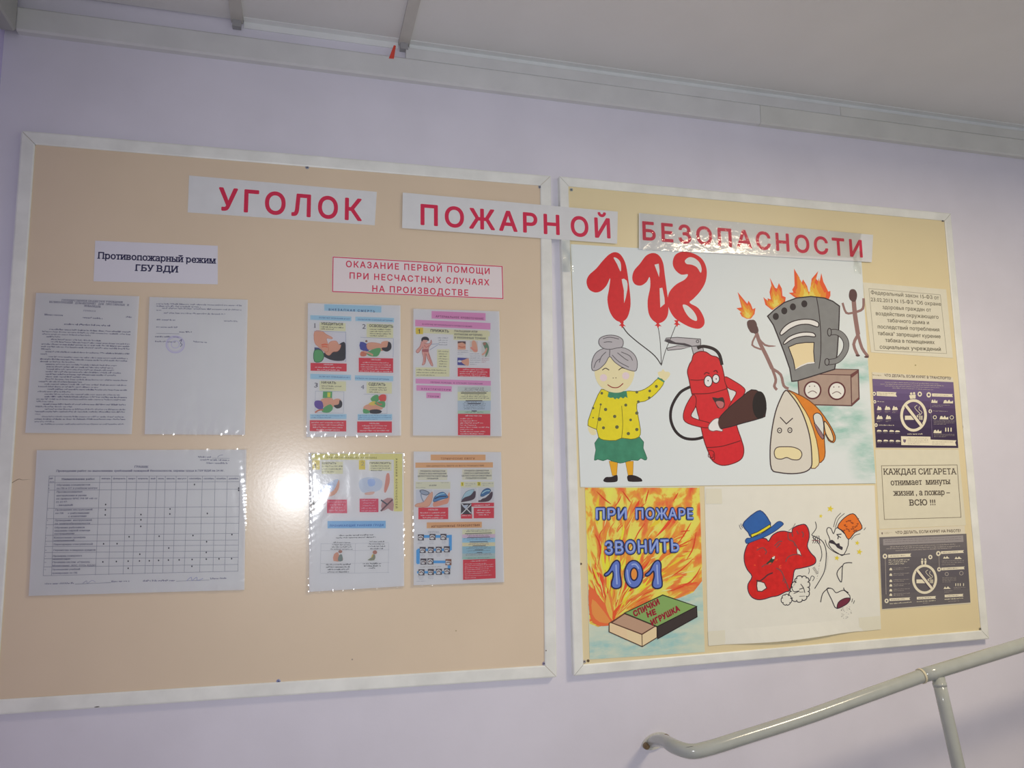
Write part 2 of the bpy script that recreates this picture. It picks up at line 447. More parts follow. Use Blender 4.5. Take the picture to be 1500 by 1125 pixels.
mk = Ink('scratch_mark', B1, BD); mk.line([(5, 714), (9, 710), (16, 708), (27, 702), (33, 703), (45, 702)], '7a6a58', .9, taper=True); mk.done()
for x, y, r, c in ((268, 862, 1, '998870'), (516, 966, 1.2, '9a8c80'), (2, 818, 2, '9a8878'), (668, 924, 1.2, 'a89878')): spot(B1, BD, x, y, r, c)
spot(B2, BD, 861.5, 968, 2.2, '5a4a34'); spot(B2, BD, 851, 826, 1.7, '5c4c3c'); spot(B2, BD, 1341, 535, 1.2, 'a09468')
mk = Ink('chip_mark', B1, FD); mk.line([(138, 1036), (142, 1035.5), (146, 1035)], '54504c', 1.6, taper=True); mk.done(); spot(B1, FD, 800, 953, 1, '70685c')

PAPER = mat('d6d5d4', .5, .3, .015, 30)
def label_sheet(name, quad, d, m, label, cat, group=None, **kw):
    q = [W(x, y, d) for x, y in quad]
    o = thing(name, ((q[2].x+q[3].x)/2, -d+.0005, min(p.z for p in q)), label, cat, group)
    sheet('paper', quad, d, m, o, **kw); return o
def sleeve(o, quad, d, seed, grow=1.2, crk=1.0, nx=70, ny=90, folds=()):
    """clear plastic pocket with wavy film, crinkled rims and a few sharp folds"""
    rnd = random.Random(seed); ph = [rnd.uniform(0, 6.28) for _ in range(12)]
    dirs = [(rnd.uniform(-3, 3), rnd.uniform(4, 14)*rnd.choice((-1, 1))) for _ in range(4)]
    cx = sum(p[0] for p in quad)/4; cyy = sum(p[1] for p in quad)/4
    folds = [(a, b, c, d_, w_*2.4, H*.30) for a, b, c, d_, w_, H in folds]
    qq = [(x+(grow if x > cx else -grow), y+(grow if y > cyy else -grow)) for x, y in quad]
    def bend(u, v):
        h = 0
        for k, (a, b) in enumerate(dirs): h += .00010*math.sin(a*v*4+b*u+ph[k]+1.5*math.sin(3*v+ph[k+4]))
        e = min(u, 1-u, v, 1-v); rim = math.exp(-e*38); bot = math.exp(-(1-v)*14)
        h += crk*(rim*.00042*math.sin(88*u+60*v+ph[8])*math.sin(70*v-33*u+ph[9]) + bot*.00036*math.sin(42*u+18*v+ph[10])*math.sin(17*u+ph[7]) + .00016*math.exp(-((u-.5)/.04)**2)*math.sin(5*v+ph[11]))
        for (a0, b0, a1, b1, wd, H) in folds:
            dx_, dy_ = a1-a0, b1-b0; L2 = dx_*dx_+dy_*dy_; t = ((u-a0)*dx_+(v-b0)*dy_)/L2; tc = max(0, min(1, t))
            dd_ = math.hypot(u-a0-tc*dx_, v-b0-tc*dy_); h += H*math.exp(-(dd_/wd)**2)*math.sin(math.pi*min(1, max(0, tc*.9+.05)))
        return Vector((0, -h-.0009, 0))
    f = sheet('plastic_sleeve', qq, d, FILM, o, thick=0, nx=nx, ny=ny, bend=bend, smooth=True)
    f['label'] = 'clear plastic sleeve with shiny crinkled edges'

# ---- title strips
RED = mat('c02a4a', .45, .4)
def strip(quad, d, word_list, label, film=TAPEFLAT, m=None):
    o = label_sheet('title_strip', quad, d, m or mat('c8caca', .4, .4, .03, 40), label, 'title sign')
    for t, a, b, h in word_list:
        ik = Ink('lettering', o, d); ik.text(t, a, b, h, RED, bold=.026, space=1.30, res=4); ik.done('crimson capital letters')
    return o
TG = None
strip([(277, 257), (552, 281), (549, 330), (275, 311)], BD+.0007, [('УГОЛОК', (319.5, 307), (530, 323), 32)], 'white paper title strip reading УГОЛОК in crimson capitals')
PO = [(590, 282), (905, 310), (904, 357), (589, 334)]
strip(PO, FD+.0012, [('ПОЖАРН', (616, 328.5), (820, 343.5), 29), ('ОЙ', (836.5, 345), (894.5, 348.5), 28)], 'white paper title strip reading ПОЖАРНОЙ, bridging the gap between the boards')
bz = strip([(936, 312), (1279, 344), (1277, 384), (936, 365)], BD+.0042, [('БЕЗОПАСНОСТИ', (941.5, 350.8), (1264, 376.6), 26)], 'white paper title strip reading БЕЗОПАСНОСТИ under shiny crinkled tape')
t1 = sheet('clear_tape', [(938, 311.5), (1262, 342), (1255, 378), (938, 366)], BD+.0054, TAPE, bz, thick=0, nx=50, ny=8, smooth=True,
    bend=lambda u, v: Vector((0, .00012*math.sin(60*u+9*v)*math.sin(13*u+5), 0)))
t1['label'] = 'wide clear tape with golden crinkle glare'

# ---- headings
h1 = label_sheet('heading_card', [(139.5, 352.5), (319, 360), (319, 416.5), (137, 412)], BD+.0008, mat('c6c5cc', .5, .3), 'small white card reading Противопожарный режим ГБУ ВДИ', 'sign')
ik = Ink('lettering', h1, BD+.0008); nv = mat('2c2b4a', .5)
ik.text('Противопожарный режим', (142.5, 378.6), (316.5, 386), 9.5, nv, bold=.028, serif=True); ik.text('ГБУ ВДИ', (197.3, 396.5), (261.3, 399), 9.2, nv, bold=.028, serif=True); ik.done()
h2 = label_sheet('heading_card', [(486.7, 375.3), (736.5, 389.5), (738, 438.7), (486, 428)], BD+.0008, mat('cfc6c6', .5, .3), 'white card with red border reading ОКАЗАНИЕ ПЕРВОЙ ПОМОЩИ ПРИ НЕСЧАСТНЫХ СЛУЧАЯХ', 'sign')
ik = Ink('lettering', h2, BD+.0008); r2 = mat('bd3350', .5)
ik.line([(488, 376.6), (735.5, 390.4), (736.8, 437.4), (487.2, 427)], r2, 1.3, sm=0, closed=True)
for t, a, b in (('ОКАЗАНИЕ ПЕРВОЙ ПОМОЩИ', (506.7, 391), (717.3, 401.4)), ('ПРИ НЕСЧАСТНЫХ СЛУЧАЯХ', (512, 408), (716.8, 418)), ('НА ПРОИЗВОДСТВЕ', (545.3, 427), (686, 433.2))):
    ik.text(t, a, b, 9, r2, bold=.022, space=1.25, res=3)
ik.done()

# ---- typed documents
INK = mat('77758a', .6); INK2 = mat('5c5a78', .6); LINE = mat('8e8e9a', .6)
dq = [(53, 429), (204, 434), (193, 636), (37, 634)]
d1 = label_sheet('typed_page', dq, BD+.0007, PAPER, 'densely typed order page in plastic sleeve, left of the nearly empty page', 'document')
ik = Ink('print', d1, BD+.0007, 0, 400, 3.75)
ik.text('ГОСУДАРСТВЕННОЕ БЮДЖЕТНОЕ УЧРЕЖДЕНИЕ', (338, 153), (675, 165), 10, INK2, .02, True, res=1)
ik.text('ВЕЛИКОЛУКСКИЙ   ДОМ-ИНТЕРНАТ   ДЛЯ   ПРЕСТАРЕЛЫХ   И', (270, 163), (708, 181), 10, INK2, .02, True, res=1)
ik.text('ИНВАЛИДОВ', (462, 184), (552, 190), 10, INK2, .02, True, res=1)
ik.text('ПРИКАЗ', (457, 210), (525, 213), 8, INK, 0, True, res=1)
ik.scrib(245, 232, 348, 236, 9, INK2); ik.scrib(455, 248, 568, 254, 9, INK); ik.scrib(692, 245, 728, 247, 9, INK); ik.scrib(352, 284, 606, 293, 9, INK2)
y = 312; L = [(270, 720, 1), (232, 720, 0), (232, 505, 0), (255, 330, 0), (280, 560, 1), (280, 715, 1), (228, 715, 0), (226, 715, 0), (226, 285, 0), (250, 712, 1), (222, 262, 0),
     (265, 705, 1), (220, 702, 0), (220, 415, 0), (250, 645, 0), (255, 625, 0), (255, 628, 0), (250, 668, 0), (250, 640, 0), (250, 475, 0), (248, 700, 1), (212, 452, 0), (245, 698, 1), (210, 545, 0), (260, 700, 1), (207, 395, 0),
     (245, 660, 0), (245, 698, 1), (200, 690, 0), (200, 300, 0), (235, 695, 1), (196, 400, 0), (245, 690, 1), (193, 690, 0), (193, 225, 0), (230, 690, 1), (190, 690, 0), (190, 300, 0), (225, 688, 1)]
n = len(L); dyy = (835-312)/(n-1)
for i, (a, b, _) in enumerate(L):
    yy = 312+i*dyy; k = .035*(1-i/n); ik.scrib(a, yy-2+(a-230)*k, b, yy-2+(b-230)*k, 7.6, INK if i % 3 else INK2)
ik.done(); sleeve(d1, dq, BD+.0022, 3, .9, .7)
dq = [(219, 435), (363, 439), (359, 637), (212, 636)]
d2 = label_sheet('typed_page', dq, BD+.0007, PAPER, 'nearly empty page with signatures and violet round stamp in plastic sleeve', 'document')
ik = Ink('print', d2, BD+.0007, 0, 400, 3.75)
for a, b, c, e in ((858, 172, 1330, 182), (858, 184, 1105, 190), (890, 196, 1328, 206), (858, 207, 892, 208), (900, 222, 1240, 230), (860, 259, 968, 262), (1230, 266, 1308, 269), (858, 299, 978, 302), (985, 326, 1056, 329), (852, 352, 990, 355), (852, 379, 970, 382), (1062, 380, 1138, 384)):
    ik.scrib(a, b, c, e, 8, INK2 if b in (326, 352) else INK)
ik.line([(858, 331), (985, 334)], LINE, .5, sm=0)
ST = mat('c3bdd6', .6)
ik.ring(963, 392, 50, ST, 1.4, 46); ik.ring(963, 392, 41, ST, .7, 38); ik.ring(963, 392, 22, ST, .9, 20)
for i in range(30):
    a = i*.209; ik.line([(963+44*math.cos(a), 392+41*math.sin(a)), (963+48*math.cos(a), 392+45*math.sin(a))], ST, .9, sm=0, same=i > 0)
ik.line([(985, 375), (998, 365), (992, 385), (1000, 392), (990, 405)], '5a5880', .8); ik.done(); sleeve(d2, dq, BD+.0022, 5, .9, 1.3, folds=[(.72, .99, .99, .84, .014, .0011), (.8, 1.0, 1.0, .92, .01, .0009), (.55, .97, .98, .78, .03, .0008)])
# ---- work schedule
dq = [(54, 659.5), (361, 658.5), (358, 864), (42, 873)]
d3 = label_sheet('work_schedule', dq, BD+.0007, PAPER, 'wide table headed ГРАФИК with monthly columns in shiny plastic sleeve', 'document')
ik = Ink('print', d3, BD+.0007, 0, 630, 3.75)
ik.text('ГРАФИК', (738, 206), (815, 208), 11, INK2, .03, True, res=1)
ik.text('Проведения работ по выполнению требований пожарной безопасности, охраны труда в ГБУ ВДИ на 2018г.', (308, 229), (1232, 227), 10, INK2, .03, True, res=1)
ik.scrib(1088, 152, 1160, 152, 9, INK); ik.scrib(1100, 167, 1265, 169, 9, INK); ik.scrib(1135, 185, 1255, 186, 9, INK); ik.line([(1165, 154), (1260, 155)], LINE, .5, sm=0); ik.line([(1195, 150), (1205, 140), (1225, 136)], '8a8aa0', .6)
xs0 = [270, 303, 549, 614, 697, 751, 820, 861, 908, 968, 1031, 1112, 1182, 1249, 1317]
xs1 = [237, 283, 524, 597, 676, 727, 796, 839, 894, 949, 1012, 1097, 1170, 1234, 1307]
ys = [(252, 252), (289, 284), (330, 325), (430, 421), (487, 476), (520, 512), (578, 568), (611, 604), (640, 632), (673, 664), (707, 699), (752, 738), (800, 775)]
def TP(ci, ri):   # grid node
    v = (ys[ri][0]-252)/(800-252); xl = xs0[ci]+(xs1[ci]-xs0[ci])*v; t = (ci)/14
    return xl, ys[ri][0]*(1-t)+ys[ri][1]*t
for c in range(15): ik.line([TP(c, 0), TP(c, 6), TP(c, 12)], LINE, .55, sm=0)
for r in range(13):
    a, b = TP(0, r), TP(14, r); ik.line([a, b], LINE, .55, sm=0)
for i, t in enumerate('январь февраль март апрель май июнь июль август сентябрь октябрь ноябрь декабрь'.split()):
    a, b = TP(i+2, 0), TP(i+3, 0); ik.text(t, (a[0]+7, a[1]+18), (b[0]-7, b[1]+18), 8, INK2, .02, True, res=1)
ik.text('Наименование работ', (338, 274), (520, 273), 10, INK2, .02, True, res=1); ik.text('№', (272, 271), (290, 271), 9, INK2, .02, res=1); ik.text('п/п', (274, 288), (296, 288), 8, INK2, res=1)
rows = [(1, 310, 306, 495, 'Обучение специалистов'), (1, 310, 324, 535, 'по ПБ и ОТ в учебном центре'), (2, 310, 344, 452, 'Противопожарные'), (0, 309, 364, 475, 'инструктажи и уроки'), (0, 308, 381, 535, 'по приказу МЧС РФ № 645 от'), (0, 307, 399, 370, '12.12.07:'), (0, 312, 417, 400, '- вводный'),
        (3, 303, 442, 508, 'Проведение инструктажей'), (0, 303, 461, 490, 'по ПБ     с работниками'), (0, 375, 478, 475, 'с клиентами'), (4, 301, 500, 505, 'Проведение  инструктажей'), (0, 300, 518, 495, 'по электробезопасности'),
        (5, 299, 540, 465, 'Обучение работников'), (0, 298, 557, 495, 'оказанию первой помощи'), (0, 297, 574, 408, 'пострадавшим'), (6, 295, 595, 470, 'Контрольная проверка'), (0, 295, 612, 408, 'огнетушителей'), (7, 294, 632, 510, 'Перезарядка огнетушителей'),
        (8, 292, 664, 525, 'Перемотка пожарных рукавов'), (9, 290, 696, 450, 'Проверка пожарного'), (0, 289, 713, 385, 'инвентаря'), (10, 288, 730, 495, 'Проверка систем  «Стрелец-'), (0, 287, 749, 525, 'Мониторинг, АПС, СТО» ЕДДС'), (11, 286, 770, 440, 'Проведение учебной'), (0, 285, 790, 425, 'тренировки по ПБ')]
for nnum, x, yy, x1, t in rows:
    ik.text(t, (x, yy), (x1, yy-2), 8.5, INK2, .015, True, res=1)
    if nnum: ik.text(str(nnum), (x-43, yy), (x-40 if nnum == 1 else x-38 if nnum < 10 else x-35, yy), 7, INK, res=1)
dots = [(1068, 299), (580, 409), (579, 438), (578, 466), (934, 433), (933, 461), (774, 464), (774, 493), (773, 529), (1139, 458), (709, 586), (874, 583), (1060, 579), (1274, 574), (1135, 613), (569, 625), (643, 624), (927, 648), (768, 682), (1133, 672),
        (565, 724), (639, 722), (704, 720), (766, 719), (820, 718), (871, 716), (925, 714), (984, 713), (1055, 711), (1133, 709), (1203, 707), (1272, 706), (704, 759), (1054, 748), (1311, 319), (1311, 331)]
for i, (x, yy) in enumerate(dots): ik.disc(x, yy, 3.8, '35343e', 5, n=7, same=i > 0)
ik.scrib(245, 848, 410, 845, 9, INK); ik.line([(412, 846), (610, 838)], LINE, .6, sm=0); ik.scrib(612, 836, 712, 833, 9, INK); ik.scrib(785, 832, 965, 830, 9, INK); ik.line([(968, 830), (1150, 824)], LINE, .6, sm=0); ik.scrib(1155, 820, 1245, 817, 9, INK)
ik.line([(455, 842), (475, 828), (480, 842), (505, 826), (525, 836)], '9a9ab0', .6); ik.line([(1025, 828), (1050, 808), (1055, 826), (1080, 808), (1085, 826), (1115, 815)], '8f90b4', .7)
ik.done(); sleeve(d3, dq, BD+.0022, 11, 1.4, 1.6, 110, 76, folds=[(.86, .02, 1.0, .12, .02, .0012), (.93, .2, 1.0, .3, .012, .001), (.55, .1, .95, .02, .04, .001), (.88, .78, .95, .84, .012, .0009), (.78, .83, .82, .9, .012, .0009), (.82, .98, 1.0, .95, .012, .0010), (.3, 1.0, .5, .97, .012, .0008)])

# ---- first aid sheets
BLU, YEL, PNK, ORG, RDB = mat('a3c6de', .5), mat('d9d4b0', .5), mat('d795bd', .5), mat('dda878', .5), mat('cf3546', .5)
SKN, SKD, HAIR, GRN, BL2, WH = mat('d9a288', .55), mat('c77a60', .55), mat('2f2c33', .5), mat('5fa36a', .55), mat('4b4f9c', .5), mat('e0e0e0', .5)
DK = mat('3a3440', .5)
GS = 'printed first aid sheets in plastic sleeves'
def first(quad, label):
    return label_sheet('first_aid_sheet', quad, BD+.0007, mat('d6d5d5', .45, .35), label, 'poster')
q1 = [(451, 444), (586.5, 447.5), (587.5, 638), (449, 640)]
s1 = first(q1, 'first aid sheet with sky blue headings and four numbered pictures')
ik = Ink('print', s1, BD+.0007, 440, 440, 5.357); sl = .035
ik.rect(188, 30, 635, 80, BLU, sl); ik.text('ВНЕЗАПНАЯ СМЕРТЬ', (222, 80), (585, 94), 17, '3a4a78', .03, space=1.5, res=1)
ik.rect(78, 116, 400, 152, BLU, sl); ik.text('ЕСЛИ НЕТ СОЗНАНИЯ И НЕТ', (148, 140), (392, 152), 10, '4a6a98', .02, res=1)
ik.rect(432, 128, 735, 162, BLU, sl); ik.text('ПУЛЬСА НА СОННОЙ АРТЕРИИ', (450, 154), (722, 164), 10, '4a6a98', .02, res=1)
ik.rect(150, 172, 355, 235, YEL, sl); ik.text('УБЕДИТЬСЯ', (163, 190), (333, 196), 18, DK, .025, res=2); ik.para(163, 212, 345, 2, 15, 9, '6a6458', sl)
ik.text('1', (106, 215), (122, 215), 38, '4a4658', .0, True)
ik.rect(520, 182, 728, 290, YEL, .03); ik.text('ОСВОБОДИТЬ', (540, 208), (728, 214), 20, DK, .025); ik.para(545, 230, 715, 4, 17, 9, '6a6458', .02, last=.8)
ik.text('2', (485, 222), (512, 224), 38, '4a4658', .0, True)
# picture 1: hand feeling the neck
ik.poly([(110, 240), (355, 250), (355, 485), (110, 478)], 'd0cfd4')
ik.poly([(180, 430), (200, 400), (250, 400), (310, 340), (352, 335), (354, 455), (310, 475), (250, 470), (200, 450)], HAIR, 3)
ik.poly([(190, 395), (215, 350), (235, 325), (262, 318), (285, 322), (300, 345), (318, 350), (310, 380), (290, 400), (255, 405), (230, 430), (205, 425)], SKN, 3, edge=SKD, ew=.5)
ik.poly([(112, 245), (170, 242), (200, 265), (248, 290), (245, 302), (205, 298), (215, 340), (222, 385), (210, 405), (185, 400), (150, 370), (112, 330)], SKN, 3, edge=SKD, ew=.6)
ik.line([(165, 350), (195, 345), (212, 350)], 'e07050', 2.2); ik.line([(168, 365), (195, 362), (214, 368)], 'e07050', 1.6)
ik.poly([(110, 368), (145, 372), (170, 392), (160, 400), (110, 392)], '48507a')
ik.poly([(110, 395), (160, 390), (185, 430), (165, 478), (110, 478)], GRN, 3, edge='2c6040', ew=1)
ik.rect(80, 490, 363, 552, RDB, .02); ik.text('НЕЛЬЗЯ!', (185, 508), (258, 509), 9, WH, .03, res=1); ik.para(92, 528, 352, 2, 20, 10, 'e6c8c8', .02, True)
ik.line([(108, 240), (356, 249), (356, 484)], '9aa0b8', .5, sm=0)
# picture 2
ik.line([(472, 290), (730, 300), (728, 448)], '9aa0b8', .5, sm=0)
ik.poly([(470, 325), (520, 340), (540, 380), (530, 400), (470, 385)], BL2, 2); ik.poly([(468, 425), (480, 400), (520, 405), (515, 435), (480, 440)], SKD, 2)
ik.poly([(520, 345), (560, 330), (640, 345), (660, 375), (640, 395), (560, 385), (530, 385)], SKN, 3, edge=SKD, ew=.5)
ik.poly([(520, 410), (580, 380), (630, 375), (625, 410), (600, 440), (540, 435)], GRN, 3); ik.poly([(635, 330), (670, 318), (695, 325), (700, 360), (670, 375), (640, 365)], SKN, 3)
ik.poly([(690, 325), (712, 340), (712, 380), (680, 402), (645, 390), (640, 372), (680, 365)], HAIR, 3); ik.disc(518, 320, 9, '8a6a58'); ik.line([(500, 400), (540, 415), (570, 430)], SKN, 2.5)
ik.rect(458, 450, 728, 562, RDB, .02); ik.text('НЕЛЬЗЯ!', (555, 469), (632, 471), 9, WH, .03, res=1); ik.para(465, 490, 722, 5, 17, 9, 'e6c8c8', .02, True)
ik.rect(78, 576, 398, 616, BLU, .03); ik.text('ЕСЛИ НЕТ СОЗНАНИЯ И НЕТ', (148, 602), (388, 611), 10, '4a6a98', .02, res=1)
ik.rect(428, 588, 728, 628, BLU, .02); ik.text('ПУЛЬСА НА СОННОЙ АРТЕРИИ', (430, 616), (694, 625), 10, '4a6a98', .02, res=1)
ik.rect(150, 632, 358, 708, YEL, .02); ik.text('НАЧАТЬ', (165, 652), (280, 656), 18, DK, .025); ik.para(168, 676, 330, 2, 17, 9, '6a6458', .02); ik.text('3', (108, 682), (135, 684), 38, '4a4658', 0, True)
ik.rect(520, 640, 718, 728, YEL, .02); ik.text('СДЕЛАТЬ', (535, 666), (667, 670), 20, DK, .025); ik.para(540, 688, 680, 3, 17, 9, '6a6458', .02); ik.text('4', (474, 694), (500, 696), 34, '7a7888', 0, True)
ik.line([(118, 712), (342, 718), (338, 885), (116, 882), (118, 712)], 'a8acb8', .5, sm=0)
ik.poly([(178, 715), (250, 715), (248, 768), (175, 765)], GRN); ik.poly([(212, 722), (236, 722), (234, 760), (212, 758)], 'e0d050')
ik.poly([(165, 775), (240, 765), (268, 800), (262, 835), (215, 850), (160, 820)], SKN, 3); ik.poly([(115, 790), (165, 790), (180, 830), (165, 860), (115, 835)], '6a4f9c', 3)
ik.poly([(180, 845), (235, 815), (255, 850), (225, 880), (170, 875)], GRN, 3); ik.poly([(255, 785), (290, 770), (318, 782), (300, 815), (268, 818)], SKN, 3); ik.poly([(308, 782), (328, 800), (322, 838), (285, 848), (262, 825), (300, 815)], HAIR, 3)
ik.line([(115, 880), (145, 862), (180, 858)], SKD, 2.2)
ik.line([(497, 735), (680, 742), (680, 888), (492, 885)], 'b0b0ba', .5, sm=0)
ik.poly([(550, 775), (580, 745), (612, 745), (615, 785), (580, 800)], GRN, 3); ik.poly([(612, 760), (640, 738), (672, 745), (668, 790), (630, 792)], 'd4544c', 3)
ik.poly([(500, 830), (560, 810), (640, 825), (640, 855), (560, 870), (500, 865)], SKN, 3); ik.poly([(535, 810), (580, 790), (600, 815), (560, 825)], 'd8c060', 3); ik.poly([(580, 805), (640, 790), (665, 800), (660, 840), (620, 830)], GRN, 3)
ik.poly([(545, 862), (600, 855), (640, 870), (615, 888), (550, 886)], HAIR, 3); ik.poly([(495, 850), (545, 868), (535, 886), (495, 885)], GRN, 2); ik.line([(600, 800), (618, 815), (640, 815)], SKD, 2)
ik.rect(76, 893, 362, 930, BLU, 0); ik.para(84, 908, 352, 2, 15, 8, '6a86a8', 0); ik.rect(450, 893, 720, 940, BLU, 0); ik.para(456, 908, 712, 3, 14, 8, '6a86a8', 0)
ik.rect(74, 940, 360, 1026, RDB, .01); ik.para(86, 962, 350, 4, 19, 10, 'e6c8c8', .01, True); ik.rect(446, 950, 718, 1038, RDB, 0); ik.text('НЕЛЬЗЯ!', (542, 970), (620, 971), 9, WH, .03, res=1); ik.para(458, 988, 712, 3, 19, 10, 'e6c8c8', .0, True)
ik.done(); sleeve(s1, q1, BD+.0024, 21, 1.2, 1.6, folds=[(.0, .97, .28, .9, .012, .0010), (.10, .88, .26, .99, .014, .0011), (.45, .86, .56, 1.0, .02, .0012), (.72, .93, .86, 1.0, .014, .0010), (.85, .0, 1.0, .05, .012, .001)])

q2 = [(605.6, 452.3), (731.3, 456), (735, 639), (605, 638)]
s2 = first(q2, 'first aid sheet with pink headings and a standing figure')
ik = Ink('print', s2, BD+.0007, 595, 445, 5.487); sl = .03
ik.rect(204, 58, 638, 118, PNK, .04); ik.text('АРТЕРИАЛЬНОЕ КРОВОТЕЧЕНИЕ', (238, 108), (622, 128), 15, '7a3060', .03, space=1.3, res=1)
ik.rect(72, 128, 677, 180, PNK, .045); ik.text('В СЛУЧАЕ АРТЕРИАЛЬНОГО КРОВОТЕЧЕНИЯ', (130, 168), (528, 188), 10, '7a3a68', .02, res=1)
ik.rect(72, 192, 672, 232, YEL, .05); ik.rect(78, 192, 136, 244, 'd6bf45', .0); ik.one(104, 238, 34, DK)
ik.text('ПРИЖАТЬ', (196, 224), (343, 230), 20, DK, .025)
ik.rect(380, 210, 660, 290, YEL, .02)
for i, t in enumerate(('ПАЛЬЦАМИ ИЛИ', 'КУЛАКОМ АРТЕРИЮ', 'В УКАЗАННЫХ ТОЧКАХ')): ik.text(t, (388, 226+i*26), ((572, 612, 640)[i], 232+i*27), 15, DK, .02, res=1)
FG = 'd9a498'
ik.poly([(125, 300), (150, 318), (190, 318), (200, 290), (205, 318), (185, 345), (178, 378), (190, 420), (215, 492), (200, 494), (172, 440), (160, 400), (158, 440), (150, 482), (128, 492), (135, 470), (138, 430), (128, 385), (135, 345), (100, 392), (82, 390), (82, 375), (112, 340)], FG, 3, edge='a85c58', ew=.6)
ik.poly([(122, 285), (135, 267), (165, 266), (182, 280), (180, 298), (150, 290), (126, 302)], HAIR, 3); ik.disc(152, 300, 20, FG, 16); ik.poly([(122, 285), (135, 267), (165, 266), (182, 282), (178, 290), (140, 290)], HAIR, 3)
ik.poly([(128, 368), (180, 365), (178, 385), (160, 388), (132, 386)], 'b06a6c', 2); ik.line([(150, 395), (150, 470)], 'b84848', .6); ik.line([(178, 400), (200, 480)], 'b84848', .6); ik.line([(145, 330), (160, 350), (185, 335)], 'b84848', .6)
ik.line([(200, 325), (265, 322)], '6a80a8', .5); ik.line([(190, 370), (255, 330)], '6a80a8', .5)
ik.para(248, 277, 345, 4, 18, 8, '8a8890', .02, True); ik.rect(248, 365, 348, 510, YEL, 0); ik.para(254, 386, 342, 7, 20, 9, '7a7464', .02, True)
ik.rect(75, 512, 348, 586, YEL, 0); ik.para(84, 534, 325, 3, 21, 9, '7a7464', .02)
ik.rect(414, 302, 478, 368, SKN); ik.poly([(414, 302), (478, 302), (478, 325), (450, 310), (414, 318)], '5a3a3c'); ik.line([(420, 340), (445, 350), (475, 345)], SKD, 2)
ik.rect(512, 300, 575, 385, 'c9c5c0'); ik.poly([(530, 300), (560, 305), (575, 380), (545, 388), (530, 360)], SKN, 3); ik.line([(518, 350), (545, 372), (572, 375)], 'e09080', 2.5)
ik.rect(605, 308, 670, 428, 'c9c8c4'); ik.poly([(615, 315), (645, 310), (665, 350), (660, 390), (645, 420), (635, 425), (640, 385), (630, 355)], '6a8a6c', 3); ik.disc(630, 322, 12, 'a87868'); ik.line([(610, 410), (635, 390), (648, 355)], SKN, 2.5)
ik.rect(412, 432, 502, 492, '4a4a94', .05); ik.poly([(440, 462), (470, 448), (502, 440), (502, 495), (470, 490)], SKN, 3); ik.disc(430, 462, 16, WH, 9)
ik.para(414, 380, 500, 3, 14, 7, '9a98a0'); ik.para(512, 405, 600, 6, 17, 7, '9a98a0'); ik.para(606, 442, 668, 3, 14, 7, 'b07a80')
ik.rect(414, 514, 672, 584, RDB, .02)
for i in range(4): ik.scrib(430+(26 if i == 0 else 0), 532+i*17, 655-(26 if i == 0 else 0), 536+i*17, 10, 'e6c8c8')
ik.rect(76, 602, 680, 640, PNK, .03); ik.text('ПЕРВАЯ ПОМОЩЬ  В СЛУЧАЯХ ПОРАЖЕНИЯ', (196, 636), (612, 648), 11, '7a3a68', .02, space=1.3, res=1)
ik.rect(82, 654, 366, 698, PNK, .03); ik.text('ЭЛЕКТРИЧЕСКИМ', (120, 690), (356, 698), 13, '7a3a68', .03, space=1.5, res=1)
ik.rect(162, 714, 277, 758, PNK, .02); ik.text('ТОКОМ', (174, 750), (262, 753), 13, '7a3a68', .03, space=1.4, res=1)
ik.rect(414, 664, 680, 708, 'c4cac4'); ik.rect(414, 708, 680, 778, YEL); ik.rect(414, 778, 680, 860, 'b8c3cc'); ik.rect(414, 858, 676, 884, 'b3c9b4')
ik.para(425, 682, 672, 3, 13, 8, '7a6a74', 0, True); ik.para(425, 734, 672, 3, 14, 8, '7a7464', 0, True); ik.para(430, 795, 668, 5, 13, 8, '6a7684', 0, True); ik.scrib(470, 874, 630, 874, 8, '5a7a60')
for a, b, yy in ((440, 645, 714), (478, 612, 776), (495, 600, 799), (526, 568, 858)): ik.rect(a, yy, b, yy+7, DK)
ik.rect(416, 884, 676, 1056, RDB, .005); ik.scrib(476, 904, 614, 905, 11, WH)
for i in range(8): ik.scrib(434, 928+i*17.3, 434+(100, 145, 185, 130, 235, 110, 205, 195)[i], 928+i*17.3, 10, 'e6c8c8')
ik.done(); sleeve(s2, q2, BD+.0024, 22, 1.2, 1.3, folds=[(.0, .85, .03, 1.0, .015, .0011), (.55, .93, .65, 1.0, .014, .0009), (.9, .96, 1.0, .8, .014, .0009)])

q3 = [(452.6, 663.6), (591, 663.6), (592, 858.6), (453, 867)]
s3 = first(q3, 'first aid sheet with yellow top band and blue middle heading under wrinkled sleeve glare')
ik = Ink('print', s3, BD+.0007, 445, 655, 5.232)
YL2 = mat('d9d08a', .5)
ik.rect(60, 50, 755, 96, YL2); ik.rect(690, 50, 755, 492, YL2); ik.text('ПРИ ПРОНИКАЮЩИХ РАНЕНИЯХ', (176, 86), (560, 88), 12, '7a7030', .02, space=1.3, res=1)
ik.text('РАНЕНИЯ КОНЕЧНОСТЕЙ', (704, 88), (704, 468), 13, '6a6030', .03, space=1.5, res=1, vert=True)
ik.rect(66, 100, 122, 172, 'd6c24a'); ik.one(87, 166, 38, DK); ik.rect(422, 100, 470, 172, 'd6c24a'); ik.text('2', (438, 140), (466, 140), 30, 'a8a070', .02)
ik.rect(138, 112, 300, 205, YEL); ik.text('НАКРЫТЬ', (140, 130), (248, 130), 15, DK, .02); ik.para(140, 150, 300, 3, 21, 8, '6a6458')
ik.rect(500, 110, 672, 180, YEL); ik.text('ПРИКЛЕИТЬ', (505, 128), (668, 128), 12, DK, .02); ik.para(512, 148, 660, 3, 17, 8, '6a6458')
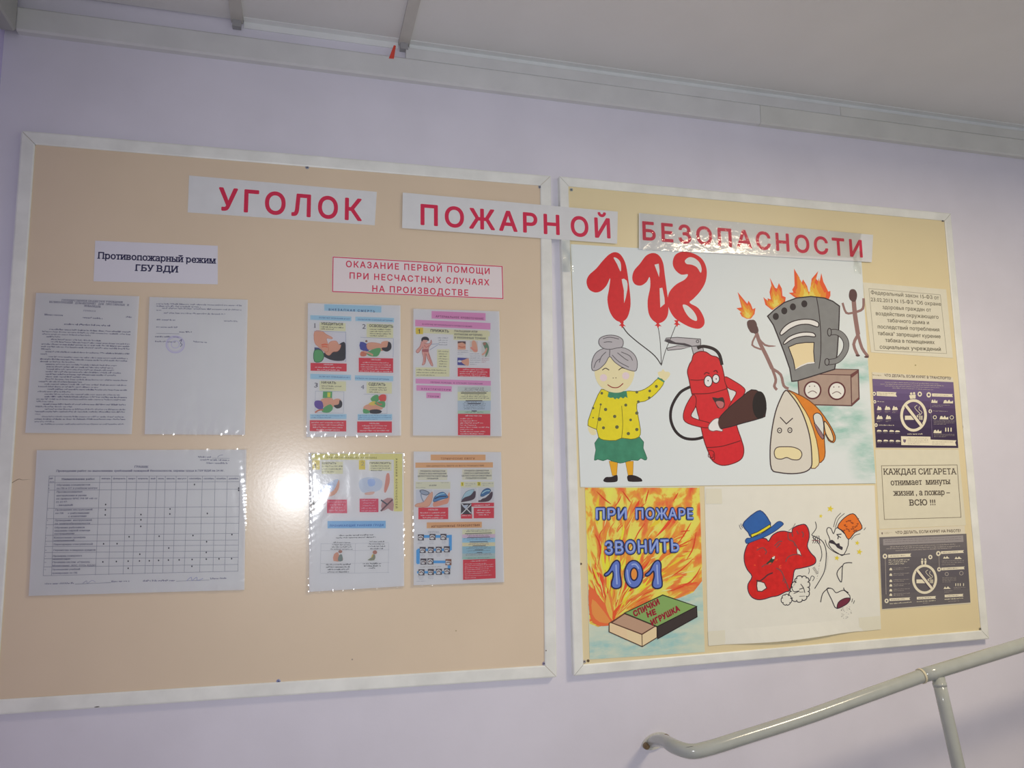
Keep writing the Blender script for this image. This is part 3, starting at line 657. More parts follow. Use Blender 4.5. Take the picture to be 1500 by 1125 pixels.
ik.poly([(120, 330), (180, 280), (262, 245), (270, 300), (250, 340), (200, 350), (150, 370)], 'b8c4dc', 3); ik.poly([(130, 330), (190, 285), (220, 300), (180, 350), (140, 350)], '9ab0e0', 3); ik.poly([(98, 385), (160, 360), (230, 330), (268, 250), (270, 310), (235, 365), (160, 385), (105, 395)], 'dca48c', 3)
ik.poly([(430, 250), (520, 230), (600, 260), (580, 330), (470, 350), (430, 320)], 'c0c8d4', 3); ik.poly([(490, 250), (540, 245), (545, 290), (500, 300)], 'a0b4d8', 2); ik.poly([(635, 205), (655, 205), (658, 270), (630, 345), (615, 335), (625, 260)], 'd09080', 3); ik.poly([(470, 350), (540, 340), (530, 362), (475, 366)], 'e0b0a0', 2)
RD3 = 'cf4c66'
ik.rect(178, 402, 332, 506, RD3); ik.para(186, 424, 325, 4, 22, 11, 'e0a0b0', 0, True); ik.rect(428, 395, 572, 498, RD3); ik.para(436, 412, 565, 5, 20, 10, 'e0a0b0', 0, True)
ik.poly([(50, 420), (90, 410), (110, 450), (95, 505), (55, 505)], 'b8b0a8', 2); ik.line([(55, 415), (95, 455), (100, 500)], '5a5a58', 2); ik.poly([(600, 410), (680, 390), (685, 490), (645, 470), (600, 490)], 'b89090', 2); ik.line([(590, 490), (640, 440), (682, 400)], '6a4a50', 2.2); ik.line([(592, 405), (640, 440)], '48505c', 2)
ik.rect(182, 566, 628, 622, '86b4dc', -.003); ik.text('ПРОНИКАЮЩИЕ РАНЕНИЯ ГРУДИ', (200, 610), (610, 604), 15, '3a66a8', .04, space=1.3, res=1)
ik.scrib(270, 682, 538, 676, 10, '5c5c60'); ik.scrib(246, 700, 558, 694, 10, '5c5c60')
for y0 in (738, 792, 890, 965): ik.line([(130, y0+2), (396, y0), (655, y0-6)], 'b4b4b8', .4, sm=0)
for x0 in (132, 396, 652): ik.line([(x0, 738), (x0-6, 965)], 'b4b4b8', .4, sm=0)
ik.para(200, 735, 385, 4, 17, 9, '6a6a6e', 0, True); ik.para(490, 728, 630, 4, 18, 9, '6a6a6e', 0, True)
ik.poly([(232, 820), (262, 805), (270, 830), (296, 840), (296, 872), (228, 872)], 'd09880', 2); ik.poly([(270, 830), (292, 822), (298, 870), (262, 872)], '7c8a84', 2); ik.disc(280, 800, 15, 'a87868', 12)
ik.disc(545, 806, 17, 'b07868', 15); ik.poly([(530, 820), (548, 830), (540, 866), (488, 866), (520, 845)], '8a8c74', 2); ik.line([(530, 822), (520, 845)], 'd8b850', 1.6)
ik.para(160, 905, 372, 4, 19, 10, '55555a', -.01, True); ik.para(440, 898, 612, 2, 17, 10, '55555a', -.01, True); ik.scrib(498, 932, 552, 930, 10, '55555a')
ik.done(); sleeve(s3, q3, BD+.0026, 23, 1.6, 2.2, folds=[(.03, .54, .33, .14, .012, .0012), (.08, .54, .36, .16, .010, .0010), (.42, .05, .47, .48, .02, .0012), (.58, .0, .72, .12, .018, .0013), (.62, .08, .80, .38, .016, .0010), (.5, .25, .52, .55, .012, .0008), (.88, .55, .99, .2, .02, .0010), (.45, .97, .52, .93, .010, .0009)])

q4 = [(606, 661.4), (733.9, 662.3), (738.5, 852.7), (606, 857.3)]
s4 = first(q4, 'first aid sheet with orange headings and a blue winding picture path')
ik = Ink('print', s4, BD+.0007, 595, 655, 5.487)
ik.rect(197, 60, 638, 106, ORG); ik.text('ТЕРМИЧЕСКИЕ ОЖОГИ', (278, 100), (550, 99), 15, '9a5a30', .04, space=1.4, res=1)
ik.rect(74, 124, 697, 166, ORG, -.004); ik.text('КАК ОБРАБОТАТЬ ОЖОГИ НА МЕСТЕ ПРОИСШЕСТВИЯ', (164, 158), (624, 154), 12, '8a5a38', .03, space=1.2, res=1)
ik.rect(95, 178, 330, 265, 'd4d1bd'); ik.rect(450, 178, 690, 262, 'd4d1bd')
for i, t in enumerate(('ПРАВИЛА ОБРАБОТКИ', 'ОЖОГА БЕЗ НАРУШЕНИЯ', 'ЦЕЛОСТНОСТИ ОЖОГОВЫХ', 'ПУЗЫРЕЙ')):
    a = (113, 106, 93, 168)[i]; b = (313, 322, 334, 256)[i]; ik.text(t, (a, 198+i*20), (b, 198+i*20), 11, DK, .025, res=1)
for i, t in enumerate(('ПРАВИЛА ОБРАБОТКИ', 'ОЖОГА С НАРУШЕНИЕМ', 'ЦЕЛОСТНОСТИ ОЖОГОВЫХ', 'ПУЗЫРЕЙ И КОЖИ')):
    a = (468, 464, 446, 480)[i]; b = (662, 668, 686, 645)[i]; ik.text(t, (a, 195+i*20), (b, 194+i*20), 11, DK, .025, res=1)
ik.rect(75, 278, 355, 335, 'd2d0b8'); ik.text('И ИЛИ', (186, 314), (243, 312), 11, DK, .02, res=1); ik.scrib(80, 292, 130, 292, 7, '9a9890'); ik.scrib(80, 328, 160, 328, 7, '9a9890'); ik.scrib(280, 288, 345, 288, 7, '9a9890')
ik.rect(438, 278, 705, 325, 'd2d0b8'); ik.rect(440, 282, 462, 312, 'd6c838'); ik.rect(572, 280, 598, 310, 'd6c838'); ik.one(450, 308, 20, DK); ik.text('2', (577, 304), (593, 304), 19, DK, .03); ik.para(475, 298, 560, 2, 15, 7, '9a9890'); ik.para(612, 295, 698, 2, 15, 7, '9a9890')
ik.rect(78, 342, 210, 482, 'c8cad0'); ik.poly([(75, 478), (85, 455), (140, 440), (185, 380), (212, 362), (205, 430), (170, 480)], 'dda88c', 3, edge='b87860', ew=.5); ik.poly([(110, 350), (140, 345), (185, 365), (165, 385), (125, 375)], '9aa4b4', 3, edge='4a5060', ew=.9); ik.line([(118, 352), (122, 400), (140, 440)], '8a96a8', 1.6)
ik.rect(220, 345, 352, 482, 'cacbd0'); ik.poly([(222, 440), (275, 430), (322, 410), (345, 360), (350, 400), (335, 450), (300, 462), (222, 480)], 'dc9a80', 3); ik.poly([(222, 440), (225, 405), (262, 370), (300, 362), (325, 385), (335, 405), (280, 420)], '4f86b8', 3, edge='2a4260', ew=.7); ik.line([(228, 415), (270, 398), (325, 395)], '24344a', 1.4); ik.line([(240, 392), (275, 378), (310, 372)], 'a8d0e8', 1.2)
ik.rect(98, 486, 338, 580, RDB, -.005); ik.text('НЕЛЬЗЯ!', (178, 508), (256, 508), 11, WH, .03, res=1); ik.para(106, 532, 330, 3, 20, 10, 'e6c8c8', 0, True)
ik.rect(438, 325, 567, 440, 'ccccce'); ik.poly([(440, 440), (470, 405), (510, 385), (555, 350), (556, 400), (530, 425), (470, 438)], '4a3440', 3); ik.poly([(445, 425), (480, 360), (545, 340), (520, 385), (470, 405)], 'a8c4cc', 3, edge='4a6070', ew=.5)
ik.rect(577, 322, 705, 440, 'ccccce'); ik.poly([(580, 440), (600, 415), (640, 405), (690, 355), (692, 400), (660, 435)], '4a3440', 3); ik.poly([(598, 395), (615, 350), (655, 330), (680, 348), (650, 385)], '3f6f9c', 3, edge='24344a', ew=.6); ik.line([(610, 372), (640, 352), (672, 350)], 'b0d4e8', 1.3); ik.line([(590, 425), (625, 400), (665, 378)], 'e0e4e8', 1.6)
ik.rect(440, 452, 525, 572, '3a3038', 0); ik.line([(445, 455), (520, 530)], WH, 1.4, sm=0); ik.line([(522, 460), (442, 540)], WH, 1.4, sm=0); ik.poly([(448, 470), (500, 462), (480, 500)], 'b8c0cc'); ik.rect(440, 540, 530, 574, RDB); ik.scrib(446, 554, 525, 554, 9, WH)
ik.rect(525, 448, 706, 478, RDB, -.01); ik.scrib(545, 472, 680, 470, 12, 'e8d0d0'); ik.rect(543, 487, 706, 572, RDB, -.01); ik.para(562, 512, 685, 3, 18, 11, 'e8d0d0', 0, True)
ik.line([(534, 484), (708, 481)], WH, 1.2, sm=0); ik.line([(537, 482), (536, 572)], WH, 1.2, sm=0)
ik.rect(165, 605, 608, 652, ORG, -.012); ik.text('АВТОДОРОЖНЫЕ ПРОИСШЕСТВИЯ', (202, 646), (590, 634), 16, '7a4420', .05, space=1.3, res=1)
ik.z(595, 750, 10)
PB = mat('4f9fda', .5)
ik.para(280, 288, 528, 2, 18, 9, '7c7c84', 0, True)
ik.rect(240, 338, 665, 378, PB); ik.rect(625, 335, 668, 560, PB); ik.poly([(148, 560), (165, 545), (230, 545), (230, 580), (200, 590), (198, 760), (160, 765), (148, 745)], PB); ik.rect(170, 535, 650, 572, PB); ik.rect(400, 712, 600, 750, PB); ik.rect(160, 865, 640, 900, PB); ik.rect(608, 780, 650, 830, PB)
def pic(x, y, s_=88, c='4a4048'):
    ik.rect(x, y, x+s_, y+s_, c); a = random.random()
    ik.poly([(x+8, y+s_*.3), (x+s_*.5, y+8+20*a), (x+s_*.92, y+s_*.45), (x+s_*.6, y+s_*.9), (x+10, y+s_*.8)], 'd4d2d0', 2)
    ik.line([(x+12, y+s_*.6), (x+s_*.5, y+s_*.35+15*a), (x+s_*.85, y+s_*.7)], '5c5058', 1.2); ik.disc(x+s_*(.3+.4*a), y+s_*.5, 9, 'b08878')
for x, y in ((172, 328), (342, 322), (502, 320), (198, 512), (318, 512), (434, 508), (552, 502), (210, 682), (312, 680), (180, 840), (318, 835), (436, 832), (556, 825)): pic(x, y)
pic(575, 690, 88, '8a5a44')
for x, y in ((165, 432), (330, 435), (510, 430), (200, 620), (318, 618), (434, 615), (556, 612), (175, 950), (320, 945), (555, 935)): ik.para(x, y, x+85, 3, 17, 8, 'a0a0a8', 0, True)
ik.scrib(195, 812, 510, 804, 9, '8a7c70'); ik.scrib(150, 1018, 290, 1016, 8, 'a0a0a8')
for a, b, c in ((255, 325, 'd4d3b4'), (325, 378, 'd0b8c8'), (378, 445, '9cc4de'), (445, 500, 'd6cdaa'), (500, 605, '96bac6'), (605, 655, 'b0bebc'), (655, 690, 'a2c2b6')): ik.rect(822, a+4, 1303, b+4, c, -.012)
for a, b, yy in ((860, 1255, 314), (895, 1228, 372), (930, 1195, 434), (975, 1165, 492), (1005, 1130, 552), (1035, 1115, 592)): ik.rect(a, yy, b, yy+9, '4a4450', -.03)
for yy in (272, 292, 340, 358, 394, 414, 462, 482, 520, 540, 575, 616, 636, 680): a = random.randint(840, 930); ik.scrib(a, yy, 2130-a, yy-8, 10, '6a6c74')
ik.poly([(832, 700), (1306, 685), (1310, 970), (834, 994)], RDB); ik.scrib(945, 728, 1190, 715, 13, WH)
for i in range(8): ik.scrib(858, 768+i*29, (1180, 1280, 1285, 1215, 1240, 1210, 1250, 1030)[i], (758, 770, 800, 832, 862, 892, 925, 965)[i], 12, 'e6c8c8')
ik.done(); sleeve(s4, q4, BD+.0024, 24, 1.4, 1.5, folds=[(.44, .0, .46, .2, .014, .0011), (.46, .15, .42, .7, .02, .0007), (.0, .4, .03, .1, .014, .001)])

Ink.PEN = 1.35
# ------------------------------------------------------------ large painted poster
gp = [(836, 357.5), (1262, 383), (1283, 708), (850.5, 713.5)]
GD = BD+.0018
def wash_mat(base, tint, blobs, scale=14):
    """watercolour paper: tint shows in patches around the given points (metres on the wall)"""
    m = bpy.data.materials.new('watercolour'); m.use_nodes = True; nt = m.node_tree; b = nt.nodes['Principled BSDF']; L = nt.links.new
    b.inputs['Roughness'].default_value = .5; b.inputs['Specular IOR Level'].default_value = .3
    tc = nt.nodes.new('ShaderNodeNewGeometry'); acc = None
    for (p, rx, rz) in blobs:
        s_ = nt.nodes.new('ShaderNodeVectorMath'); s_.operation = 'SUBTRACT'; s_.inputs[1].default_value = (p.x, p.y, p.z); L(tc.outputs['Position'], s_.inputs[0])
        k = nt.nodes.new('ShaderNodeVectorMath'); k.operation = 'MULTIPLY'; k.inputs[1].default_value = (1/rx, 0, 1/rz); L(s_.outputs[0], k.inputs[0])
        l = nt.nodes.new('ShaderNodeVectorMath'); l.operation = 'LENGTH'; L(k.outputs[0], l.inputs[0])
        r = nt.nodes.new('ShaderNodeMapRange'); r.interpolation_type = 'SMOOTHSTEP'; r.inputs['From Min'].default_value = 1.0; r.inputs['From Max'].default_value = .2; L(l.outputs['Value'], r.inputs['Value'])
        if acc is None: acc = r.outputs[0]
        else:
            a = nt.nodes.new('ShaderNodeMath'); a.operation = 'MAXIMUM'; L(acc, a.inputs[0]); L(r.outputs[0], a.inputs[1]); acc = a.outputs[0]
    mp = nt.nodes.new('ShaderNodeMapping'); mp.inputs['Scale'].default_value = (1, 1, 3); L(tc.outputs['Position'], mp.inputs['Vector'])
    n = nt.nodes.new('ShaderNodeTexNoise'); n.inputs['Scale'].default_value = scale; n.inputs['Detail'].default_value = 6; n.inputs['Roughness'].default_value = .6; L(mp.outputs[0], n.inputs['Vector'])
    nr = nt.nodes.new('ShaderNodeMapRange'); nr.inputs['From Min'].default_value = .3; nr.inputs['From Max'].default_value = .68; L(n.outputs['Fac'], nr.inputs['Value'])
    mu = nt.nodes.new('ShaderNodeMath'); mu.operation = 'MULTIPLY'; L(acc, mu.inputs[0]); L(nr.outputs[0], mu.inputs[1])
    mx = nt.nodes.new('ShaderNodeMix'); mx.data_type = 'RGBA'; mx.inputs[6].default_value = rgb(base); mx.inputs[7].default_value = rgb(tint)
    L(mu.outputs[0], mx.inputs[0]); L(mx.outputs[2], b.inputs['Base Color']); return m
px = 1.72/1157
gm = wash_mat('cdd5d5', '84b4a8', [(W(1225, 618), 95*px, 60*px), (W(1250, 545), 60*px, 35*px), (W(1160, 562), 40*px, 22*px), (W(1265, 670), 50*px, 60*px), (W(1200, 590), 70*px, 40*px)])
P1 = label_sheet('painted_poster', gp, GD, gm, 'large painted poster of granny with balloons, red extinguisher and burning cooker', 'poster', nx=10, ny=8, thick=.0010)
BLK = mat('2a2226', .5); RD = mat('c6242c', .5, .35, .06, 90)
ik = Ink('balloon_drawing', P1, GD, 820, 340, 5.623)
ik.line([(520, 780), (560, 835), (640, 905), (750, 990), (800, 1040), (832, 1090)], BLK, 1.1); ik.line([(810, 780), (825, 880), (833, 1000), (836, 1100)], BLK, .7); ik.line([(955, 770), (915, 870), (870, 980), (838, 1095)], BLK, .7)
HL = mat('ccd0cd', .5)
ik.poly([(455, 165), (500, 185), (540, 255), (562, 370), (583, 560), (575, 650), (548, 715), (500, 740), (450, 715), (410, 650), (392, 555), (405, 470), (415, 380), (385, 440), (340, 485), (290, 497), (240, 470), (220, 410), (240, 355), (300, 300), (350, 240), (405, 185)], RD, 4)
ik.poly([(442, 210), (470, 215), (498, 245), (505, 290), (500, 325), (470, 260)], HL, 2); ik.poly([(510, 388), (552, 400), (557, 470), (530, 585), (528, 480)], HL, 2)
ik.poly([(765, 172), (815, 190), (850, 250), (865, 350), (882, 480), (895, 590), (890, 680), (860, 730), (810, 750), (760, 720), (730, 660), (724, 560), (745, 450), (740, 370), (715, 410), (670, 440), (620, 430), (597, 385), (610, 320), (660, 260), (710, 195)], RD, 4)
ik.poly([(780, 268), (815, 260), (822, 320), (818, 370)], HL, 0); ik.poly([(822, 462), (845, 458), (862, 540), (865, 590), (828, 622)], HL, 1)
ik.poly([(1010, 162), (1100, 175), (1175, 225), (1210, 310), (1200, 410), (1155, 490), (1100, 550), (1070, 582), (1140, 625), (1185, 700), (1190, 760), (1150, 795), (1080, 785), (1000, 745), (940, 700), (900, 630), (888, 560), (905, 490), (960, 430), (1030, 390), (1055, 348), (1000, 350), (950, 310), (930, 255), (950, 190)], RD, 4)
ik.poly([(1030, 235), (1065, 207), (1110, 215), (1150, 250), (1168, 300), (1160, 335), (1130, 290), (1085, 268), (1045, 262)], HL, 3); ik.poly([(1012, 600), (1050, 605), (1100, 650), (1128, 700), (1125, 732), (1075, 710), (1035, 660)], HL, 3)
for x, y in ((515, 765), (810, 765), (966, 755)): ik.poly([(x-25, y-28), (x+12, y-30), (x+8, y-8), (x+30, y+12), (x+10, y+8), (x-2, y+28), (x-10, y+8), (x-28, y+5), (x-10, y-10)], RD)
ik.done()
ik = Ink('granny_drawing', P1, GD, 840, 470, 4.5)
GH, SK, YW, GR = mat('aaa8ac', .5), mat('dccfa4', .5), mat('e0cb28', .5, .3, .05, 80), mat('3f8468', .5, .3, .16, 50)
ik.poly([(235, 925), (292, 925), (285, 1020), (256, 1020)], 'd8a028', edge='8a6418', ew=.4); ik.poly([(342, 925), (395, 925), (392, 1015), (360, 1018)], 'd8a028', edge='8a6418', ew=.4)
ik.poly([(198, 1048), (215, 1030), (250, 1028), (285, 1015), (292, 1035), (285, 1060), (230, 1065), (202, 1060)], BLK, 3); ik.poly([(358, 1020), (400, 1018), (440, 1035), (453, 1050), (445, 1060), (370, 1060), (356, 1045)], BLK, 3)
ik.poly([(100, 695), (140, 715), (152, 745), (120, 752), (98, 720)], SK, 3)
ik.poly([(165, 770), (435, 765), (460, 840), (485, 905), (470, 918), (445, 905), (425, 920), (385, 918), (345, 930), (310, 938), (285, 932), (255, 925), (225, 912), (195, 922), (160, 912), (138, 918), (148, 850)], GR, 2, edge='2c5c44', ew=.6)
ik.poly([(555, 340), (580, 332), (590, 318), (605, 335), (625, 335), (638, 350), (625, 375), (600, 395), (570, 375)], SK, 2)
ik.poly([(185, 450), (235, 470), (340, 465), (370, 462), (420, 465), (470, 450), (520, 415), (560, 378), (598, 400), (570, 450), (520, 500), (470, 530), (418, 545), (425, 620), (442, 720), (432, 765), (380, 780), (318, 772), (280, 788), (200, 785), (165, 765), (152, 715), (95, 690), (110, 620), (140, 540)], YW, 2, edge='6a6420', ew=.7)
ik.line([(555, 375), (600, 402)], GR, 1.8, sm=0); ik.line([(180, 550), (165, 640), (152, 715)], '6a6420', .6); ik.line([(318, 560), (325, 680), (318, 772)], '6a6420', .6)
for x, y, r in ((187, 477, 9), (130, 575, 8), (180, 551, 7), (212, 584, 11), (130, 638, 5), (172, 648, 13), (272, 630, 11), (345, 555, 10), (418, 608, 11), (377, 653, 9), (287, 700, 12), (198, 705, 10), (362, 743, 11), (418, 716, 11), (428, 533, 9), (500, 507, 9), (503, 462, 9), (547, 432, 10), (418, 470, 9)): ik.disc(x, y, r, '5f6240', n=12)
ik.poly([(232, 470), (350, 462), (357, 508), (342, 500), (328, 512), (312, 502), (298, 516), (285, 508), (275, 518), (262, 505), (245, 508), (225, 500)], GR)
ik.poly([(140, 320), (180, 250), (245, 225), (330, 250), (395, 320), (398, 370), (370, 430), (320, 468), (260, 472), (200, 450), (155, 400)], SK, 4)
ik.disc(198, 375, 24, 'd4c4c8'); ik.disc(345, 362, 24, 'd4c4c8')
ik.poly([(240, 180), (270, 175), (340, 180), (395, 215), (420, 265), (415, 325), (380, 328), (320, 305), (270, 270), (238, 235), (210, 280), (165, 320), (125, 325), (122, 270), (145, 215), (190, 185)], GH, 3, edge='5a585c', ew=.8)
ik.poly([(168, 150), (175, 115), (220, 96), (280, 98), (325, 125), (322, 170), (280, 180), (240, 188), (195, 180)], GH, 4, edge='5a585c', ew=.8)
for P in ([(195, 118), (240, 108), (300, 120)], [(200, 142), (228, 138), (255, 140)], [(170, 275), (185, 235), (215, 205)], [(135, 310), (150, 270), (175, 250)], [(255, 225), (300, 270), (365, 305)], [(290, 210), (340, 250), (362, 262)], [(315, 205), (370, 230), (390, 262)], [(240, 185), (238, 232)]): ik.line(P, '5a585c', .8)
ik.line([(190, 325), (212, 312), (235, 325)], BLK, .9); ik.line([(298, 325), (318, 310), (340, 314)], BLK, .9); ik.line([(225, 420), (255, 438), (295, 438), (328, 412)], '8a2c30', 1); ik.disc(262, 377, 3, BLK); ik.disc(280, 376, 3, BLK)
ik.done()
ik = Ink('extinguisher_drawing', P1, GD, 960, 460, 4.69)
ik.line([(240, 500), (170, 540), (115, 630), (105, 720), (135, 800), (190, 848), (260, 860), (330, 845), (400, 805)], BLK, 4.2, 5)
ik.poly([(75, 165), (150, 160), (310, 172), (312, 205), (310, 215), (245, 222), (180, 212), (100, 200), (65, 185)], GH, 1, edge='4a484c', ew=.8); ik.disc(290, 188, 9, GH, edge='4a484c', ew=.8)
ik.poly([(80, 235), (150, 218), (245, 225), (180, 240), (85, 250)], GH, 0, edge='4a484c', ew=.8); ik.poly([(70, 180), (90, 172), (140, 195), (200, 200), (250, 218), (240, 225), (150, 208), (90, 195)], '48444a', 2)
ik.poly([(248, 222), (325, 220), (335, 275), (262, 278)], GH, 0, edge='4a484c', ew=.8)
RO = '6a1c20'
ik.poly([(262, 280), (300, 258), (345, 260), (385, 285), (430, 300), (455, 350), (470, 410), (490, 505), (520, 600), (560, 770), (590, 860), (608, 930), (595, 990), (540, 1025), (460, 1040), (395, 1010), (365, 950), (335, 870), (305, 740), (275, 620), (250, 545), (232, 455), (220, 395), (235, 345), (250, 320)], RD, 4, edge=RO, ew=1)
ik.line([(288, 235), (330, 222), (400, 240), (440, 280), (458, 350)], BLK, 4.6, 5)
ik.poly([(258, 555), (215, 620), (192, 690), (205, 740), (280, 770), (365, 782), (375, 750), (300, 728), (245, 700), (275, 640), (280, 580)], RD, 3, edge=RO, ew=.9); ik.poly([(275, 645), (298, 715), (252, 690)], HL)
ik.poly([(475, 430), (540, 460), (600, 500), (617, 530), (590, 580), (540, 640), (500, 650), (530, 590), (555, 535), (495, 505)], RD, 3, edge=RO, ew=.9); ik.poly([(498, 515), (550, 535), (518, 600)], HL)
ik.line([(240, 452), (290, 455), (335, 450)], RO, .9); ik.line([(250, 548), (370, 545), (470, 520), (495, 508)], RO, 1); ik.line([(350, 918), (450, 910), (540, 885), (585, 870)], RO, 1)
ik.line([(355, 935), (400, 945), (405, 1000), (375, 990)], RO, .8); ik.line([(368, 950), (365, 980), (395, 985), (398, 960)], RO, .8)
ik.disc(363, 462, 28, WH, 38, edge=BLK, ew=.9); ik.disc(416, 445, 24, WH, 30, edge=BLK, ew=.9); ik.disc(362, 458, 4, BLK, 5); ik.disc(418, 446, 4, BLK, 5)
ik.line([(335, 415), (350, 402), (372, 410)], RO, 1.2); ik.line([(400, 395), (418, 388), (428, 405)], RO, 1.2)
ik.poly([(390, 572), (430, 578), (465, 572), (478, 620), (465, 648), (430, 645), (412, 610)], '3c3030', 2); ik.poly([(415, 605), (445, 598), (470, 610), (465, 640), (440, 645)], 'b06a6c', 3)
ik.poly([(430, 745), (450, 700), (520, 630), (600, 565), (660, 520), (720, 540), (760, 610), (755, 690), (735, 712), (600, 750), (450, 788)], '4a2f2c', 2, edge=BLK, ew=1); ik.disc(715, 625, 48, '241f20', 95, n=24)
ik.poly([(365, 770), (385, 740), (410, 720), (435, 718), (432, 750), (445, 785), (462, 795), (455, 806), (420, 800), (395, 805), (370, 795)], WH, 3, edge='6a5c5c', ew=.7)
ik.done()
ik = Ink('cooker_drawing', P1, GD, 1060, 380, 5.626)
CK = mat('7d7f7f', .5, .3, .08, 40); BKL = '342c30'
def flame(pts, base):
    for k, c in ((1, 'dc5a34'), (.8, 'e58434'), (.55, 'e6a83c'), (.32, 'e0c45c')):
        ik.poly([(base[0]+(x-base[0])*k, base[1]+(y-base[1])*k) for x, y in pts], c)
flame([(115, 268), (195, 365), (205, 340), (225, 370), (240, 410), (262, 400), (255, 450), (225, 488), (190, 490), (150, 470), (132, 438), (148, 435), (105, 402), (148, 395)], (200, 480))
flame([(400, 418), (345, 375), (327, 310), (365, 345), (362, 320), (390, 330), (378, 270), (385, 240), (395, 210), (380, 150), (425, 235), (440, 240), (455, 195), (480, 240), (485, 300), (512, 312), (508, 345)], (430, 385))
flame([(600, 320), (575, 305), (537, 275), (575, 272), (565, 250), (585, 215), (580, 75), (625, 150), (635, 205), (655, 165), (688, 220), (700, 265), (712, 270), (722, 200), (725, 160), (780, 95), (762, 160), (790, 190), (805, 112), (822, 185), (838, 215), (862, 265), (880, 260), (880, 300), (865, 330), (780, 305), (700, 300)], (700, 310))
ik.poly([(362, 468), (420, 415), (500, 355), (600, 318), (720, 305), (830, 318), (900, 345), (955, 385), (952, 500), (945, 640), (935, 780), (915, 905), (610, 1000), (562, 1005), (545, 900), (500, 770), (450, 640), (410, 540)], CK, 0, edge=BKL, ew=1.3)
ik.line([(765, 310), (785, 430), (800, 600), (800, 780), (785, 900)], BKL, .9)
ik.line([(432, 468), (432, 469)], BKL, 1)
for x, y in ((430, 470), (500, 424), (571, 391), (665, 366)): ik.disc(x, y, 25, '332d30', 29)
ik.poly([(465, 605), (500, 555), (560, 515), (640, 495), (720, 495), (778, 518), (782, 550), (765, 555), (700, 535), (620, 540), (550, 570), (505, 605), (475, 625)], 'd6d6d2', 3, edge=BKL, ew=1.1)
ik.poly([(492, 690), (530, 645), (590, 615), (660, 600), (735, 605), (757, 628), (745, 638), (680, 632), (600, 645), (545, 670), (505, 698)], 'd6d6d2', 3, edge=BKL, ew=1.1)
ik.poly([(535, 722), (600, 695), (670, 685), (745, 684), (742, 760), (750, 855), (690, 860), (640, 880), (590, 910), (575, 830)], 'd9c8a0', 0, edge=BKL, ew=1.0); ik.poly([(588, 905), (640, 870), (700, 848), (750, 846), (750, 856), (690, 862), (640, 882), (592, 908)], 'dcdad4')
ik.line([(868, 605), (920, 598), (970, 620), (1005, 670), (1008, 730), (980, 790), (930, 835), (845, 848)], BKL, 8.8, 5); ik.line([(868, 605), (920, 598), (970, 620), (1005, 670), (1008, 730), (980, 790), (930, 835), (845, 848)], CK, 6.8, 5)
ik.disc(872, 600, 16, CK, 32, edge=BKL, ew=.9); ik.disc(852, 845, 18, CK, 28, edge=BKL, ew=.9); ik.disc(872, 604, 12, CK, 22); ik.poly([(955, 665), (972, 720), (940, 785)], 'cdd3d0')
ik.done()
ik = Ink('match_figure_drawing', P1, GD, 1060, 380, 5.626)
MT, MH = mat('8a6c68', .5), mat('5a4444', .5)
ik.line([(268, 600), (300, 690), (350, 790), (400, 900)], MT, 5.5); ik.line([(400, 900), (430, 990), (418, 1045), (440, 1075)], MT, 4, 3); ik.line([(400, 900), (470, 950), (495, 1040), (535, 1066)], MT, 4, 3)
ik.line([(265, 625), (235, 705), (310, 742)], MT, 2.6, 3); ik.line([(270, 620), (340, 705), (430, 714)], MT, 3, 3, taper=True); ik.disc(240, 552, 36, MH, 56)
ik.poly([(192, 520), (215, 498), (250, 508), (282, 560), (285, 600), (250, 610), (205, 575)], MH, 3)
ik.done(); ik = Ink('match_figure_drawing', P1, GD, 1060, 380, 5.626)
ik.line([(1072, 340), (1082, 450), (1095, 540), (1108, 620)], MT, 6.5); ik.line([(1108, 620), (1072, 700), (1105, 790)], MT, 4.4, 3); ik.line([(1108, 620), (1140, 730), (1190, 800)], MT, 4.4, 3); ik.line([(1095, 432), (1148, 405), (1153, 320)], MT, 3.6, 3, taper=False); ik.line([(1065, 440), (1010, 440), (980, 358)], MT, 3.2, 3)
ik.poly([(1032, 290), (1045, 250), (1080, 248), (1100, 285), (1092, 335), (1070, 350), (1040, 330)], MH, 3); ik.disc(1106, 792, 18, MH, 9); ik.disc(1178, 803, 20, MH, 9)
ik.done()
ik = Ink('iron_drawing', P1, GD, 1100, 520, 5.626)
BX = mat('a08c80', .5, .3, .08, 50); BK2 = '5a3c3c'
ik.poly([(385, 155), (430, 112), (885, 122), (892, 362), (830, 418), (500, 410), (400, 400)], BX, 0, edge=BK2, ew=1.3); ik.poly([(385, 155), (430, 112), (885, 122), (820, 165)], '9b8478', 0, edge=BK2, ew=1.0); ik.poly([(820, 165), (885, 122), (885, 145), (832, 188)], '6a4240'); ik.poly([(832, 400), (890, 345), (892, 362), (830, 418)], '6a4240'); ik.line([(824, 165), (830, 418)], BK2, 1.1, sm=0)
for x, y in ((508, 290), (708, 296)): ik.disc(x, y, 67, 'd4d4ce', 70, edge='5a3034', ew=1.7, n=28); ik.disc(x-25, y-32, 5, '5a4444', n=8); ik.disc(x+17, y-33, 5, '5a4444', n=8); ik.line([(x-38, y+24), (x-10, y+8), (x+15, y+10), (x+35, y+26)], '6a5454', .8)
OR = mat('cd7c2c', .5, .3, .08, 60)
ik.poly([(290, 292), (370, 315), (480, 375), (570, 460), (640, 560), (685, 640), (697, 690), (680, 722), (640, 705), (612, 650), (605, 700), (612, 800), (600, 860), (555, 890), (540, 800), (500, 600), (420, 430)], OR, 2, edge='6a4428', ew=1)
